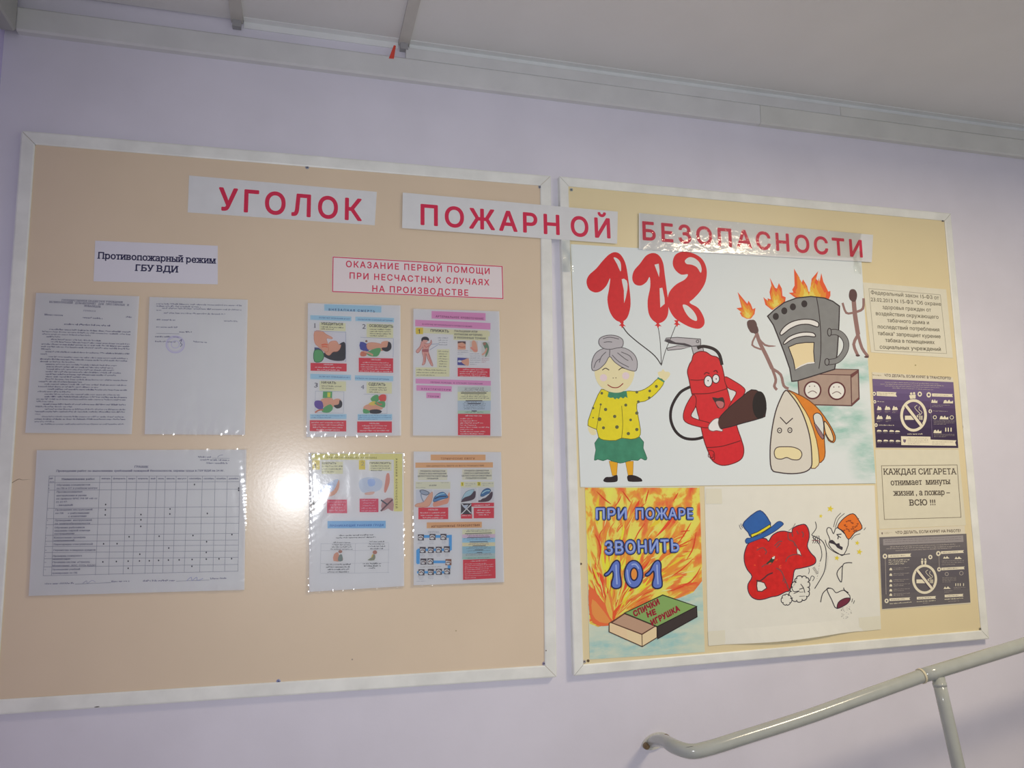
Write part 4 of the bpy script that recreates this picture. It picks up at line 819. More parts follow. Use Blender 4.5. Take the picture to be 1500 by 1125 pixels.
ik.poly([(515, 500), (545, 478), (580, 498), (598, 560), (600, 640), (592, 690), (560, 620), (525, 560)], 'c8cdc8', 3, edge=BLK, ew=.9); ik.poly([(605, 545), (650, 600), (680, 680), (672, 712), (640, 690), (612, 630)], 'd6c9a4', 3, edge=BLK, ew=.9); ik.poly([(520, 560), (560, 605), (600, 670), (590, 695), (550, 640)], '8c6c70', 2, edge=BLK, ew=.6)
ik.poly([(300, 300), (360, 330), (420, 420), (480, 520), (540, 700), (562, 850), (555, 910), (500, 935), (470, 800), (400, 450)], 'e2cb98', 2, edge='6a4428', ew=.9)
ik.poly([(285, 292), (330, 330), (400, 430), (455, 560), (490, 700), (502, 850), (495, 925), (440, 965), (340, 978), (230, 968), (170, 940), (158, 800), (170, 640), (200, 480), (240, 370)], 'c9c6bb', 3, edge='44383a', ew=1.3)
ik.line([(240, 512), (292, 568), (345, 520)], '3c3234', 1.1, sm=0)
for x, y in ((236, 622), (321, 620)): ik.disc(x, y, 17, 'c4c2b8', 20, edge='3c3234', ew=1); ik.disc(x, y, 5, '3c3234', n=8)
ik.poly([(192, 800), (215, 762), (280, 756), (350, 760), (405, 785), (420, 825), (395, 862), (340, 862), (295, 845), (250, 858), (205, 848)], 'd8ccA0'.lower(), 3, edge='4c4040', ew=1)
ik.done()
for a in ([(823, 352), (838, 352), (840, 398), (824, 398)], [(1249, 366), (1263, 368), (1262, 402), (1251, 400)]):
    t = sheet('clear_tape', a, GD+.0031, TAPE, P1, thick=0, nx=6, ny=14, smooth=True, bend=lambda u, v: Vector((0, .0009*math.sin(9*v)*math.sin(5*u+2), 0)))
# ------------------------------------------------------------ fire poster
fq = [(857, 713), (1024, 713), (1032.5, 955), (864, 966)]
FDp = BD+.0007
fm = wash_mat('c3ccb8', '84b8b8', [(W(950, 935), 120*px, 60*px), (W(1000, 880), 60*px, 60*px), (W(875, 950), 50*px, 30*px)], 22)
P2 = label_sheet('painted_poster', fq, FDp, fm, 'painted fire poster reading ПРИ ПОЖАРЕ ЗВОНИТЬ 101 above an open matchbox', 'poster')
ik = Ink('flame_drawing', P2, FDp, 840, 700, 4.167); ik.step = 2.8e-6
def flame_mat():
    m = bpy.data.materials.new('painted_flames'); m.use_nodes = True; nt = m.node_tree; b = nt.nodes['Principled BSDF']; L = nt.links.new
    b.inputs['Roughness'].default_value = .5
    g = nt.nodes.new('ShaderNodeNewGeometry'); o = W(900, 905, FDp)
    s_ = nt.nodes.new('ShaderNodeVectorMath'); s_.operation = 'SUBTRACT'; s_.inputs[1].default_value = o; L(g.outputs['Position'], s_.inputs[0])
    sx = nt.nodes.new('ShaderNodeSeparateXYZ'); L(s_.outputs[0], sx.inputs[0])
    at = nt.nodes.new('ShaderNodeMath'); at.operation = 'ARCTAN2'; L(sx.outputs[0], at.inputs[0]); L(sx.outputs[2], at.inputs[1])
    ln = nt.nodes.new('ShaderNodeVectorMath'); ln.operation = 'LENGTH'; L(s_.outputs[0], ln.inputs[0])
    cb = nt.nodes.new('ShaderNodeCombineXYZ'); L(at.outputs[0], cb.inputs[0])
    m2 = nt.nodes.new('ShaderNodeMath'); m2.operation = 'MULTIPLY'; m2.inputs[1].default_value = 2.2; L(ln.outputs['Value'], m2.inputs[0]); L(m2.outputs[0], cb.inputs[1])
    n = nt.nodes.new('ShaderNodeTexNoise'); n.inputs['Scale'].default_value = 9; n.inputs['Detail'].default_value = 5; n.inputs['Distortion'].default_value = .5; L(cb.outputs[0], n.inputs['Vector'])
    r = nt.nodes.new('ShaderNodeValToRGB'); e = r.color_ramp.elements
    e[0].position = .30; e[0].color = rgb('e6da58'); e[1].position = .72; e[1].color = rgb('d84a2c')
    x = e.new(.47); x.color = rgb('e8ca58'); x = e.new(.52); x.color = rgb('e69434'); x = e.new(.60); x.color = rgb('e27838')
    L(n.outputs['Fac'], r.inputs[0]); L(r.outputs[0], b.inputs['Base Color']); return m
FLM = flame_mat()
ik.poly([(70, 60), (770, 60), (785, 545), (700, 700), (640, 735), (400, 780), (265, 880), (150, 910), (98, 890)], FLM)
ik.poly([(640, 735), (730, 700), (785, 630), (782, 530), (700, 560), (560, 700)], FLM)
rnd = random.Random(4)
for i in range(95):
    ang = rnd.uniform(-1.1, 1.15); r0 = rnd.uniform(60, 620); r1 = r0+rnd.uniform(80, 230)
    bx, by = 245+r0*math.sin(ang)*.95, 870-r0*math.cos(ang); tx, ty = 245+r1*math.sin(ang+.05)*.95, 870-r1*math.cos(ang+.05)
    if not (85 < bx < 760 and 85 < tx < 770 and ty > 66): continue
    if by > 880-abs(bx-245)*.35: continue
    wd = rnd.uniform(7, 17); nx_, ny_ = math.cos(ang), math.sin(ang); cv = rnd.uniform(-18, 18)
    mx_, my_ = (bx+tx)/2+nx_*cv, (by+ty)/2+ny_*cv
    c = rnd.choice(['e2d43a', 'e6c038', 'e68a34', 'dd5a30', 'e27a34', 'e0a040', 'd84a2c'])
    ik.poly([(bx, by), (mx_-nx_*wd, my_-ny_*wd), (tx, ty), (mx_+nx_*wd*.7, my_+ny_*wd*.7)], c, 3)
for i in range(150):
    ang = rnd.uniform(-1.0, 1.2); r0 = rnd.uniform(70, 700); r1 = r0+rnd.uniform(40, 120); k = rnd.uniform(-8, 8)
    q = [(245+r*math.sin(ang+.03*j)*.95+k*(j == 1), 870-r*math.cos(ang+.03*j)) for j, r in enumerate((r0, (r0+r1)/2, r1))]
    if all(80 < x < 768 and 64 < y < 880-abs(x-245)*.42 for x, y in q): ik.line(q, rnd.choice(['ece08a', 'e8c860', 'd8542e', 'e07838', 'ecd070', 'cf4a2c']), rnd.uniform(.7, 1.6), taper=True)
for i in range(26):
    a = rnd.uniform(-1.35, -.55); r0 = rnd.uniform(15, 110); r1 = r0+rnd.uniform(40, 90); q = [(245+r*math.sin(a+.12*j), 885-r*math.cos(a)*.95) for j, r in enumerate((r0, (r0+r1)/2, r1))]
    if all(100 < x < 300 and y < 905 for x, y in q): ik.line(q, rnd.choice(['eca050', 'd8542e', 'e8b868', 'e07838']), rnd.uniform(.9, 2.0), taper=True)
for P in ([(110, 540), (130, 600), (150, 650)], [(130, 340), (165, 420), (150, 540)], [(140, 80), (190, 130), (230, 160)], [(300, 80), (350, 150)], [(720, 270), (680, 340), (640, 400)], [(750, 330), (730, 430), (690, 500)], [(735, 490), (660, 560), (600, 600)], [(780, 540), (720, 630), (600, 690)], [(100, 700), (150, 780), (230, 860)], [(100, 800), (160, 860), (240, 882)], [(640, 90), (610, 140)], [(460, 70), (440, 150)]):
    ik.line(P, 'cf4428', 1.4, taper=True)
ik.poly([(98, 660), (160, 730), (215, 800), (245, 885), (180, 905), (120, 885), (95, 800)], 'e2683c', 2); ik.poly([(115, 740), (165, 790), (210, 850), (225, 885), (160, 880), (115, 830)], 'e88c48', 2); ik.poly([(210, 700), (225, 790), (250, 870), (222, 850), (195, 770)], 'e6b050', 2); ik.poly([(300, 760), (265, 820), (245, 880), (240, 820)], 'd8542c', 2)
ik.done()
ik = Ink('matchbox_drawing', P2, FDp+.0009, 840, 700, 4.167)
ik.poly([(218, 888), (312, 830), (510, 910), (510, 975), (420, 1030), (218, 940)], 'd8c49c', 0, edge='4a3428', ew=1)
ik.poly([(232, 884), (312, 828), (500, 905), (418, 955)], 'b09078', 0, edge='5a3c30', ew=1.4); ik.line([(418, 955), (420, 1030)], '4a3428', .8, sm=0); ik.poly([(232, 892), (325, 925), (330, 985), (222, 938)], 'dcc09a')
ik.poly([(312, 825), (545, 715), (752, 785), (512, 908)], '7da05c', 0, edge='2c3024', ew=1.2); ik.poly([(512, 908), (752, 785), (755, 848), (515, 982)], '3c3432', 0, edge='24201e', ew=1)
for t, a, b, h in (('СПИЧКИ', (372, 848), (528, 768), 34), ('НЕ', (452, 852), (508, 830), 32), ('ИГРУШКА', (480, 902), (652, 808), 34)): ik.text(t, a, b, h, '8a1c30', .07, space=1.1)
ik.done()
OUT, IN, HI = mat('23284a', .45), mat('5b72bc', .45), mat('8fa4d8', .45)
def bubble(t, a, b, h, k=1.0):
    ik = Ink('bubble_lettering', P2, FDp+.0011, 840, 700, 4.167)
    for c, bo in ((OUT, .105*k), (IN, .045*k)): ik.text(t, a, b, h, c, bo, space=1.12, res=3)
    ik.text(t, (a[0]+4, a[1]-4), (b[0]-4, b[1]-4), h*.92, HI, 0, space=1.14, res=3); ik.done('blue bubble letters with dark outline')
bubble('ПРИ', (135, 252), (328, 250), 66); bubble('ПОЖАРЕ', (378, 250), (735, 250), 64); bubble('ЗВОНИТЬ', (190, 466), (648, 448), 76)
for X, dgt in ((188, 1), (0, 0), (438, 1)):
    ik = Ink('bubble_numeral', P2, FDp+.0011, 840, 700, 4.167)
    if dgt:
        P = [(X+2, 588), (X+28, 565), (X+52, 520), (X+78, 503), (X+96, 525), (X+96, 580), (X+104, 640), (X+98, 668), (X+70, 676), (X+48, 665), (X+45, 640), (X+55, 600), (X+50, 570), (X+28, 592), (X+8, 600)]
        ik.poly(P, IN, 4, edge=OUT, ew=2); ik.line([(X+72, 530), (X+74, 580), (X+78, 650)], HI, 2.2)
    else:
        ik.disc(368, 588, 56, IN, 84, n=32, edge=OUT, ew=2); ik.disc(370, 588, 22, 'e48a3c', 38, n=20, edge=OUT, ew=1.6); ik.line([(328, 560), (335, 620), (350, 648)], HI, 2); ik.line([(355, 530), (380, 528), (400, 555)], HI, 1.6)
    ik.done()
# ------------------------------------------------------------ heart poster
hq = [(1032, 712.5), (1281, 711), (1290.5, 921.5), (1037.5, 944.5)]
P3 = label_sheet('painted_poster', hq, BD+.0007, mat('d4d4c9', .5, .3, .02, 30), 'cream poster of red heart in blue top hat kicking a cigarette, lower edge curling', 'poster', nx=16, ny=12, thick=.0004, smooth=False,
    bend=lambda u, v: Vector((0, -.007*max(0, (v-.86)/.14)**2*math.sin(math.pi*min(1, u*1.02))**2, -.006*max(0, (v-.86)/.14)**2*math.sin(math.pi*min(1, u*1.3)))))
ik = Ink('heart_drawing', P3, BD+.0007, 1040, 740, 8.033)
HR, OL = mat('c6211e', .5, .35, .14, 70), mat('3c2a3c', .5)
ik.poly([(455, 450), (520, 412), (600, 390), (660, 395), (690, 425), (730, 360), (800, 315), (870, 305), (920, 315), (965, 320), (970, 280), (1010, 250), (1060, 232), (1120, 228), (1160, 290), (1168, 380), (1145, 480), (1185, 560), (1240, 620), (1240, 680), (1180, 715), (1060, 745), (995, 765), (975, 880), (940, 1000), (890, 1020), (800, 1065), (720, 1080), (640, 1105), (560, 1112), (490, 1080), (450, 1010), (448, 930), (495, 840), (440, 760), (408, 680), (402, 590), (425, 500)], HR, 3, edge=OL, ew=1)
CR = 'd4d4c9'
ik.poly([(555, 895), (600, 900), (640, 915), (668, 975), (610, 1015), (560, 1010), (550, 950)], CR, 1, edge='4a2c30', ew=1); ik.poly([(1025, 500), (1060, 545), (1075, 590), (1030, 580), (1022, 540)], CR, 1, edge='6a3038', ew=.6)
ik.line([(545, 885), (590, 890), (640, 855), (680, 820), (740, 795)], '5a2c30', 1.6); ik.poly([(660, 690), (700, 650), (740, 605), (768, 600), (755, 650), (715, 695)], '2c3c30', 2); ik.poly([(730, 615), (765, 598), (758, 632), (735, 635)], 'dcd8d0', 1)
for P in ([(610, 730), (650, 700), (720, 695)], [(890, 680), (910, 620), (970, 585), (1040, 580), (1080, 600)], [(550, 530), (620, 500), (660, 530)], [(640, 520), (665, 545), (650, 580)], [(760, 480), (810, 430), (850, 425)], [(780, 500), (830, 450)], [(920, 320), (925, 400), (985, 430), (1000, 480)], [(965, 330), (975, 370)], [(780, 740), (840, 780), (880, 870), (920, 960)], [(870, 850), (860, 900)], [(890, 870), (880, 920)], [(905, 945), (935, 1000)], [(1020, 300), (1040, 340)], [(1080, 310), (1100, 340), (1090, 380)], [(985, 430), (1025, 495)]):
    ik.line(P, '7c4444', 1.2)
for i in range(16): x, y = rnd.uniform(480, 900), rnd.uniform(480, 760); ik.line([(x, y), (x+rnd.uniform(15, 40), y+rnd.uniform(-25, 25))], rnd.choice(['d84a28', 'd8403a', 'c02024']), 1.6, taper=True)
HB = mat('2f5ea2', .5, .3, .07, 60)
ik.poly([(418, 410), (440, 388), (480, 385), (600, 340), (720, 260), (790, 200), (830, 192), (862, 215), (850, 240), (760, 310), (640, 375), (520, 420), (440, 450), (420, 435)], HB, 3, edge='2a3c6c', ew=.8)
ik.poly([(385, 235), (440, 160), (520, 95), (590, 62), (650, 110), (695, 180), (712, 240), (600, 320), (490, 380), (450, 320)], HB, 2, edge='2a3c6c', ew=1)
ik.poly([(480, 345), (560, 315), (650, 260), (705, 225), (718, 255), (620, 318), (490, 380)], 'dccb30', 0, edge='3c3c30', ew=.8)
ik.line([(345, 230), (355, 265), (372, 285)], '6a6a70', .6); ik.line([(365, 215), (370, 245), (388, 270)], '6a6a70', .6); ik.line([(925, 300), (975, 262), (1005, 215)], '7a7070', .6)
ik.done()
ik = Ink('smoke_drawing', P3, BD+.0007, 1040, 710, 4.892); KB = '2e2b34'
ik.cloud([(590, 812), (585, 765), (592, 735), (618, 700), (622, 672), (660, 668), (690, 668), (700, 698), (698, 735), (702, 765), (690, 800), (660, 822), (622, 828)], KB, CR, 1.0, .36)
ik.cloud([(525, 845), (520, 812), (538, 792), (562, 795), (578, 815), (572, 845), (548, 858)], KB, CR, .9, .3)
ik.line([(650, 712), (670, 740), (680, 775)], KB, .9); ik.line([(640, 750), (672, 740)], KB, .9); ik.line([(585, 735), (600, 765), (640, 762), (600, 780)], KB, .8)
ik.line([(640, 770), (672, 768)], KB, .5, sm=0); ik.line([(640, 800), (680, 798)], KB, .5, sm=0)
ik.line([(715, 690), (728, 655), (748, 665), (735, 690)], KB, .7); ik.line([(735, 375), (785, 430), (802, 500), (790, 550)], KB, .8); ik.line([(730, 362), (800, 400), (830, 460), (832, 540), (820, 620), (790, 680), (750, 745)], KB, .9); ik.line([(755, 265), (762, 310), (728, 360)], KB, .8)
for x in (738, 752, 766, 780): ik.line([(x, 365), (x+6, 395+(x-738)*.4), (x-2, 420)], KB, .7)
ik.line([(730, 400), (775, 400), (790, 420)], '7a3c44', .7)
ik.line([(708, 595), (712, 620), (705, 640)], KB, .6)
for i in range(6): ik.line([(735+i*5, 600+i*8), (752+i*5, 590+i*8)], KB, .5, sm=0)
for i in range(14): ik.disc(845-abs(i-4)*1.5, 490+i*9, 2, KB, n=5)
for i in range(12): ik.disc(790-i*2, 540+i*12+rnd.uniform(-4, 4), 2, KB, n=5)
ik.done()
ik = Ink('cigarette_drawing', P3, BD+.0007, 1190, 740, 5.627)
ik.poly([(205, 185), (175, 235), (155, 195), (130, 185), (118, 215), (145, 285), (135, 320), (160, 360), (210, 395), (258, 410), (298, 285)], 'd6d6cc', 3, edge=KB, ew=.9)
ik.line([(105, 285), (125, 340), (180, 385), (240, 408), (310, 400)], KB, .8)
ik.poly([(208, 178), (262, 105), (335, 70), (380, 120), (410, 190), (350, 225), (298, 282), (255, 215)], 'd96f28', 3, edge=KB, ew=.9)
for i in range(24): x = 255+rnd.uniform(0, 120); y = 110+rnd.uniform(0, 110); ik.line([(x, y), (x+8, y+5), (x+14, y-2)], '8a4424', 1, sm=0)
ik.poly([(135, 300), (160, 285), (182, 300), (198, 318), (222, 312), (228, 335), (250, 345), (245, 370), (228, 362), (205, 350), (188, 328), (165, 318), (145, 312)], '3a343c', 2)
ik.line([(200, 240), (215, 255), (210, 280)], KB, 1, sm=0); ik.line([(200, 242), (240, 238)], KB, 1, sm=0); ik.line([(215, 255), (235, 268)], KB, .8, sm=0)
for P in ([(175, 180), (195, 110), (235, 65)], [(190, 185), (215, 115), (265, 68)], [(320, 285), (350, 250), (395, 235)], [(425, 205), (440, 185)]): ik.line(P, KB, .6)
def star(x, y, r, c='d2c23c'):
    ik.poly([(x+(r if k % 2 == 0 else r*.42)*math.sin(k*math.pi/5+.2), y-(r if k % 2 == 0 else r*.42)*math.cos(k*math.pi/5+.2)) for k in range(10)], c)
for s_ in ((148, 30, 30), (70, 90, 18), (370, 312, 22), (388, 385, 27), (202, 436, 24)): star(*s_)
ik.line([(245, 500), (210, 540), (205, 580), (240, 632), (250, 500), (285, 475), (328, 475)], KB, .9, 4); ik.line([(258, 680), (265, 700), (298, 722)], KB, .9)
ik.poly([(120, 690), (165, 690), (195, 722), (240, 705), (270, 708), (312, 770), (205, 852), (160, 780)], 'd6d6cc', 3, edge=KB, ew=.9); ik.poly([(205, 850), (215, 800), (265, 768), (312, 768), (295, 805), (250, 835)], '6c2c3e', 3, edge=KB, ew=.8); ik.line([(68, 800), (85, 730), (125, 690), (150, 686)], KB, .9)
ik.line([(332, 770), (325, 800)], KB, .6, sm=0); ik.line([(348, 785), (338, 812)], KB, .6, sm=0)
for i in range(34): x = rnd.uniform(235, 325); ik.disc(x, 850+rnd.uniform(0, 90)-abs(x-270)*.35, 2.4, KB, n=5)
ik.done()
for a in ([(1034, 716), (1057, 716), (1058, 738), (1034, 738)], [(1258, 905), (1290, 902), (1290, 922), (1259, 925)], [(1037, 925), (1062, 923), (1063, 944), (1038, 946)]):
    sheet('clear_tape', a, BD+.0013, mat('d1cfbc', .3, .5), P3, thick=0)

Ink.PEN = 1.0
# ------------------------------------------------------------ notices down the right side
LAW = mat('cfccb9', .5, .3, .03, 40); GK = mat('5b5648', .55)
lq = [(1264, 413.5), (1386, 424), (1396, 524.5), (1276, 516)]
n1 = label_sheet('notice_sheet', lq, BD+.0007, LAW, 'paper notice with bordered text beginning Федеральный закон 15-ФЗ', 'notice')
ik = Ink('print', n1, BD+.0007, 1260, 400, 4.326)
ik.line([(55, 98), (508, 138), (548, 510), (92, 490)], '9a9686', .7, sm=0, closed=True)
law = [('Федеральный закон 15-ФЗ от', 68, 133, 500, 168), ('23.02.2013 N 15-ФЗ "Об охране', 68, 178, 513, 208), ('здоровья граждан от', 142, 226, 450, 245), ('воздействия окружающего', 100, 266, 497, 290), ('табачного дыма и', 172, 310, 437, 325), ('последствий потребления', 112, 350, 502, 370), ('табака" запрещает курение', 112, 392, 510, 413), ('табака в помещениях', 160, 436, 472, 450), ('социальных учреждений', 125, 478, 512, 494)]
for t, x0, y0, x1, y1 in law: ik.text(t, (x0, y0), (x1, y1), 24, GK, .008, res=2)
ik.done()
def info(quad, band, label, title, tp, crop, tint):
    o = label_sheet('infographic_sheet', quad, BD+.0009, mat('cdc7b2', .45, .35), label, 'poster')
    i_ = Ink('print', o, BD+.0009, *crop); i_.text(title, tp[0], tp[1], tp[2], '4a3c34', .022, res=2)
    TL, TR, BR, BL = band; n = 10
    for k in range(n):
        a, b = k/n, (k+1)/n; f = lambda P, Q, t: (P[0]*(1-t)+Q[0]*t, P[1]*(1-t)+Q[1]*t)
        i_.poly([f(TL, BL, a), f(TR, BR, a), f(TR, BR, b), f(TL, BL, b)], tint[k], same=k > 0)
    return o, i_
CRM = mat('d8d0b8', .5); CR2 = mat('a8a098', .5)
def nosmoke(i_, x, y, rx, ry, wd):
    i_.ring(x, y, rx, CRM, wd, ry)
    i_.rect(x-rx*.72, y+ry*.02, x+rx*.38, y+ry*.30, CRM)
    for k in (.46, .58, .68): i_.rect(x+rx*k, y+ry*.02, x+rx*(k+.06), y+ry*.30, CRM)
    i_.line([(x+rx*.3, y-ry*.0), (x+rx*.52, y-ry*.12), (x+rx*.25, y-ry*.35), (x+rx*.1, y-ry*.55), (x+rx*.3, y-ry*.68)], CRM, .7); i_.line([(x+rx*.5, y), (x+rx*.7, y-ry*.2), (x+rx*.45, y-ry*.4), (x+rx*.5, y-ry*.6)], CRM, .7)
    i_.line([(x-rx*.64, y-ry*.66), (x+rx*.64, y+ry*.68)], '4a3c50', wd*1.6, sm=0); i_.line([(x-rx*.64, y-ry*.66), (x+rx*.64, y+ry*.68)], CRM, wd, sm=0)
pur = ['6c5c80', '66567c', '5e4e74', '564668', '4e3e5e', '463a56', '403450', '3c304c', '3a2e48', '3a2e46']
o4, ik = info([(1277.5, 545), (1396, 553), (1404.5, 657.5), (1283, 656.5)], [(27, 140), (1140, 185), (1208, 1090), (78, 1085)],
    'purple no-smoking infographic headed ЧТО ДЕЛАТЬ, ЕСЛИ КУРЯТ В ТРАНСПОРТЕ', 'ЧТО ДЕЛАТЬ, ЕСЛИ КУРЯТ В ТРАНСПОРТЕ?', ((195, 108), (1110, 150), 36), (1275, 540, 9.378), pur)
ik.scrib(30, 92, 155, 102, 14, '8a7c60')
for i, (a, b) in enumerate(((200, 945), (135, 1015), (200, 950), (300, 870))): ik.scrib(a, 190+i*27, b, 214+i*27, 12, CR2)
ik.poly([(85, 315), (358, 325), (348, 350), (365, 385), (88, 372)], CRM); ik.para(100, 340, 330, 2, 20, 9, '6a5c60', .03); ik.poly([(845, 340), (1132, 350), (1122, 368), (1135, 390), (848, 382)], CRM); ik.scrib(870, 366, 1070, 372, 9, '6a5c60')
for x, y, r in ((52, 345, 24), (60, 455, 20), (78, 775, 22), (802, 360, 32), (822, 585, 24), (678, 350, 30)): ik.disc(x, y, r, CRM, r*1.15); ik.disc(x, y, r*.45, '54446a', r*.5)
for x, y in ((560, 355), (600, 350)): ik.disc(x, y-12, 16, CRM); ik.poly([(x-28, y+10), (x+22, y+5), (x+20, y+60), (x-15, y+60)], CRM)
ik.scrib(95, 458, 205, 460, 14, CRM); ik.scrib(115, 780, 330, 784, 12, CRM); ik.scrib(865, 585, 1065, 590, 10, CR2)
for x, y, w_ in ((92, 530, 60), (198, 528, 75), (300, 530, 75), (88, 655, 80), (212, 655, 70)):
    ik.poly([(x, y+25), (x+w_*.2, y-10), (x+w_*.5, y), (x+w_*.8, y-5), (x+w_, y+20), (x+w_, y+38), (x, y+40)], CRM); ik.disc(x+w_*.3, y-8, 9, CRM); ik.para(x, y+62, x+w_, 2, 14, 7, CR2, 0)
for x, y in ((90, 855), (175, 855), (262, 858), (342, 862), (95, 992), (180, 990), (262, 992), (348, 995)): ik.poly([(x, y-5), (x+15, y-15), (x+55, y-10), (x+66, y+8), (x, y+10)], CRM); ik.scrib(x, y+28, x+60, y+28, 7, CR2); 
nosmoke(ik, 593, 642, 165, 205, 4.0)
for x, y, w_ in ((835, 450, 85), (1000, 455, 135), (950, 675, 120), (865, 865, 110)): ik.poly([(x, y+20), (x+w_*.1, y-20), (x+w_*.3, y-25), (x+w_*.4, y), (x+w_*.6, y-30), (x+w_*.75, y), (x+w_, y-15), (x+w_, y+22)], CRM)
ik.ring(885, 668, 22, CRM, 1.0); ik.ring(1118, 670, 24, CRM, .8)
for x in (1035, 1070, 1108): ik.rect(x-8, 825, x+8, 865, CRM); ik.disc(x, 818, 8, CRM)
ik.line([(820, 400), (850, 950)], '7a6c88', .6, sm=0); ik.para(845, 505, 1095, 2, 20, 8, CR2); ik.para(870, 715, 1160, 4, 17, 7, CR2); ik.para(870, 905, 1160, 3, 17, 7, CR2)
ik.scrib(510, 905, 735, 905, 16, CRM); ik.poly([(420, 928), (825, 935), (826, 975), (1180, 985), (1165, 1015), (1180, 1060), (425, 1050)], CRM)
ik.poly([(450, 970), (492, 975), (485, 1005), (470, 1020), (452, 1000)], '6a5c70'); ik.para(512, 960, 800, 4, 25, 8, '6a5c60'); ik.para(850, 1010, 1140, 2, 28, 8, '7a6c60')
ik.done()
cq = [(1282, 658.5), (1404, 658.5), (1415, 769.5), (1288, 775)]
n2 = label_sheet('notice_sheet', cq, BD+.0005, mat('cdc9b3', .5, .3, .03, 40), 'bordered paper notice in large serif type reading КАЖДАЯ СИГАРЕТА отнимает минуты жизни', 'notice')
ik = Ink('print', n2, BD+.0005, 1280, 670, 10)
ik.line([(112, 122), (1220, 110), (1278, 878), (155, 910)], '6a6050', .8, sm=0, closed=True)
for t, a, b in (('КАЖДАЯ СИГАРЕТА', (140, 252), (1215, 246)), ('отнимает  минуты', (250, 408), (1125, 390)), ('жизни , а пожар –', (285, 560), (1118, 548)), ('ВСЮ !!!', (520, 705), (905, 697))): ik.text(t, a, b, 86, '4a4138', .014, True, res=3)
ik.done()
gry = ['6a6668', '666264', '625e62', '5e5a5e', '5c585c', '5a565c', '5a565a', '5c585c', '605c5e', '625e60']
o5, ik = info([(1287, 776), (1413, 770), (1422, 884), (1292, 893)], [(68, 183), (1130, 140), (1180, 980), (102, 1060)],
    'grey no-smoking infographic headed ЧТО ДЕЛАТЬ, ЕСЛИ КУРЯТ НА РАБОТЕ', 'ЧТО ДЕЛАТЬ, ЕСЛИ КУРЯТ НА РАБОТЕ?', ((265, 143), (1062, 118), 34), (1280, 765, 8.333), gry)
ik.poly([(92, 125), (112, 125), (105, 152), (96, 145)], '6a5c58'); ik.para(122, 128, 230, 2, 14, 7, '9a9078')
ik.poly([(112, 205), (1090, 160), (1095, 240), (115, 282)], '8f8a8a'); ik.scrib(135, 225, 1075, 190, 10, '6a6468'); ik.scrib(140, 252, 1070, 215, 10, '6a6468')
for i, (a, b) in enumerate(((200, 1000), (150, 1055), (265, 950))): ik.scrib(a, 305+i*24, b, 272+i*24, 12, CR2)
for x, y, w_ in ((175, 395, 280), (820, 355, 280), (825, 555, 285), (190, 930, 255), (525, 912, 235), (865, 885, 230)):
    hh = 32 if y != 395 else 40; ik.poly([(x, y), (x+w_, y-w_*.05), (x+w_-12, y+hh/2-w_*.05), (x+w_, y+hh-w_*.05), (x, y+hh)], CRM); ik.scrib(x+20, y+hh*.65, x+w_*.75, y+hh*.65-w_*.04, 11, '6a6060')
for x, y, r in ((136, 415, 28), (156, 960, 25), (788, 382, 28), (797, 575, 24), (690, 425, 25)): ik.disc(x, y, r, CRM, r*1.1); ik.disc(x, y, r*.4, '5c5464', r*.5)
for x, y in ((590, 470), (630, 470)): ik.disc(x, y-18, 11, CRM); ik.poly([(x-14, y), (x+14, y-4), (x+8, y+45), (x-8, y+45)], CRM)
for y in (468, 492, 516): ik.scrib(180, y, 440-(y-468)*1.3, y-6, 12, CRM)
for i, y in enumerate((572, 640, 715, 770, 830, 885)): ik.poly([(192, y-5), (208, y-18), (222, y-5), (224, y+15), (190, y+15)], CRM); ik.scrib(240, y-8, 440, y-16, 9, CR2); ik.scrib(240, y+10, 370, y+6, 9, CR2)
ik.line([(140, 445), (150, 880)], CR2, .7, sm=0); ik.line([(795, 410), (800, 550)], CR2, .6, sm=0)
nosmoke(ik, 620, 695, 138, 165, 3.6)
for x, y, w_ in ((845, 430, 80), (985, 435, 90), (850, 800, 90)): ik.poly([(x, y+15), (x+w_*.2, y-15), (x+w_*.4, y+5), (x+w_*.6, y-18), (x+w_*.8, y), (x+w_, y+12)], CRM)
ik.ring(890, 632, 20, CR2, .8); ik.ring(1068, 622, 22, CR2, .8)
for x in (1000, 1028, 1055, 1095): ik.rect(x-5, 745, x+5, 778, CRM)
ik.para(830, 478, 1100, 3, 22, 9, CR2, -.03); ik.para(835, 682, 1010, 4, 17, 8, CR2, -.03); ik.para(975, 800, 1120, 2, 18, 8, CR2, -.03); ik.para(860, 840, 960, 2, 18, 8, CR2); ik.scrib(865, 948, 1095, 930, 12, CRM); ik.scrib(910, 970, 1040, 962, 10, CR2); ik.scrib(195, 1000, 460, 980, 12, CRM); ik.scrib(525, 975, 760, 958, 11, CRM); ik.scrib(600, 992, 680, 988, 10, CR2)
ik.done()

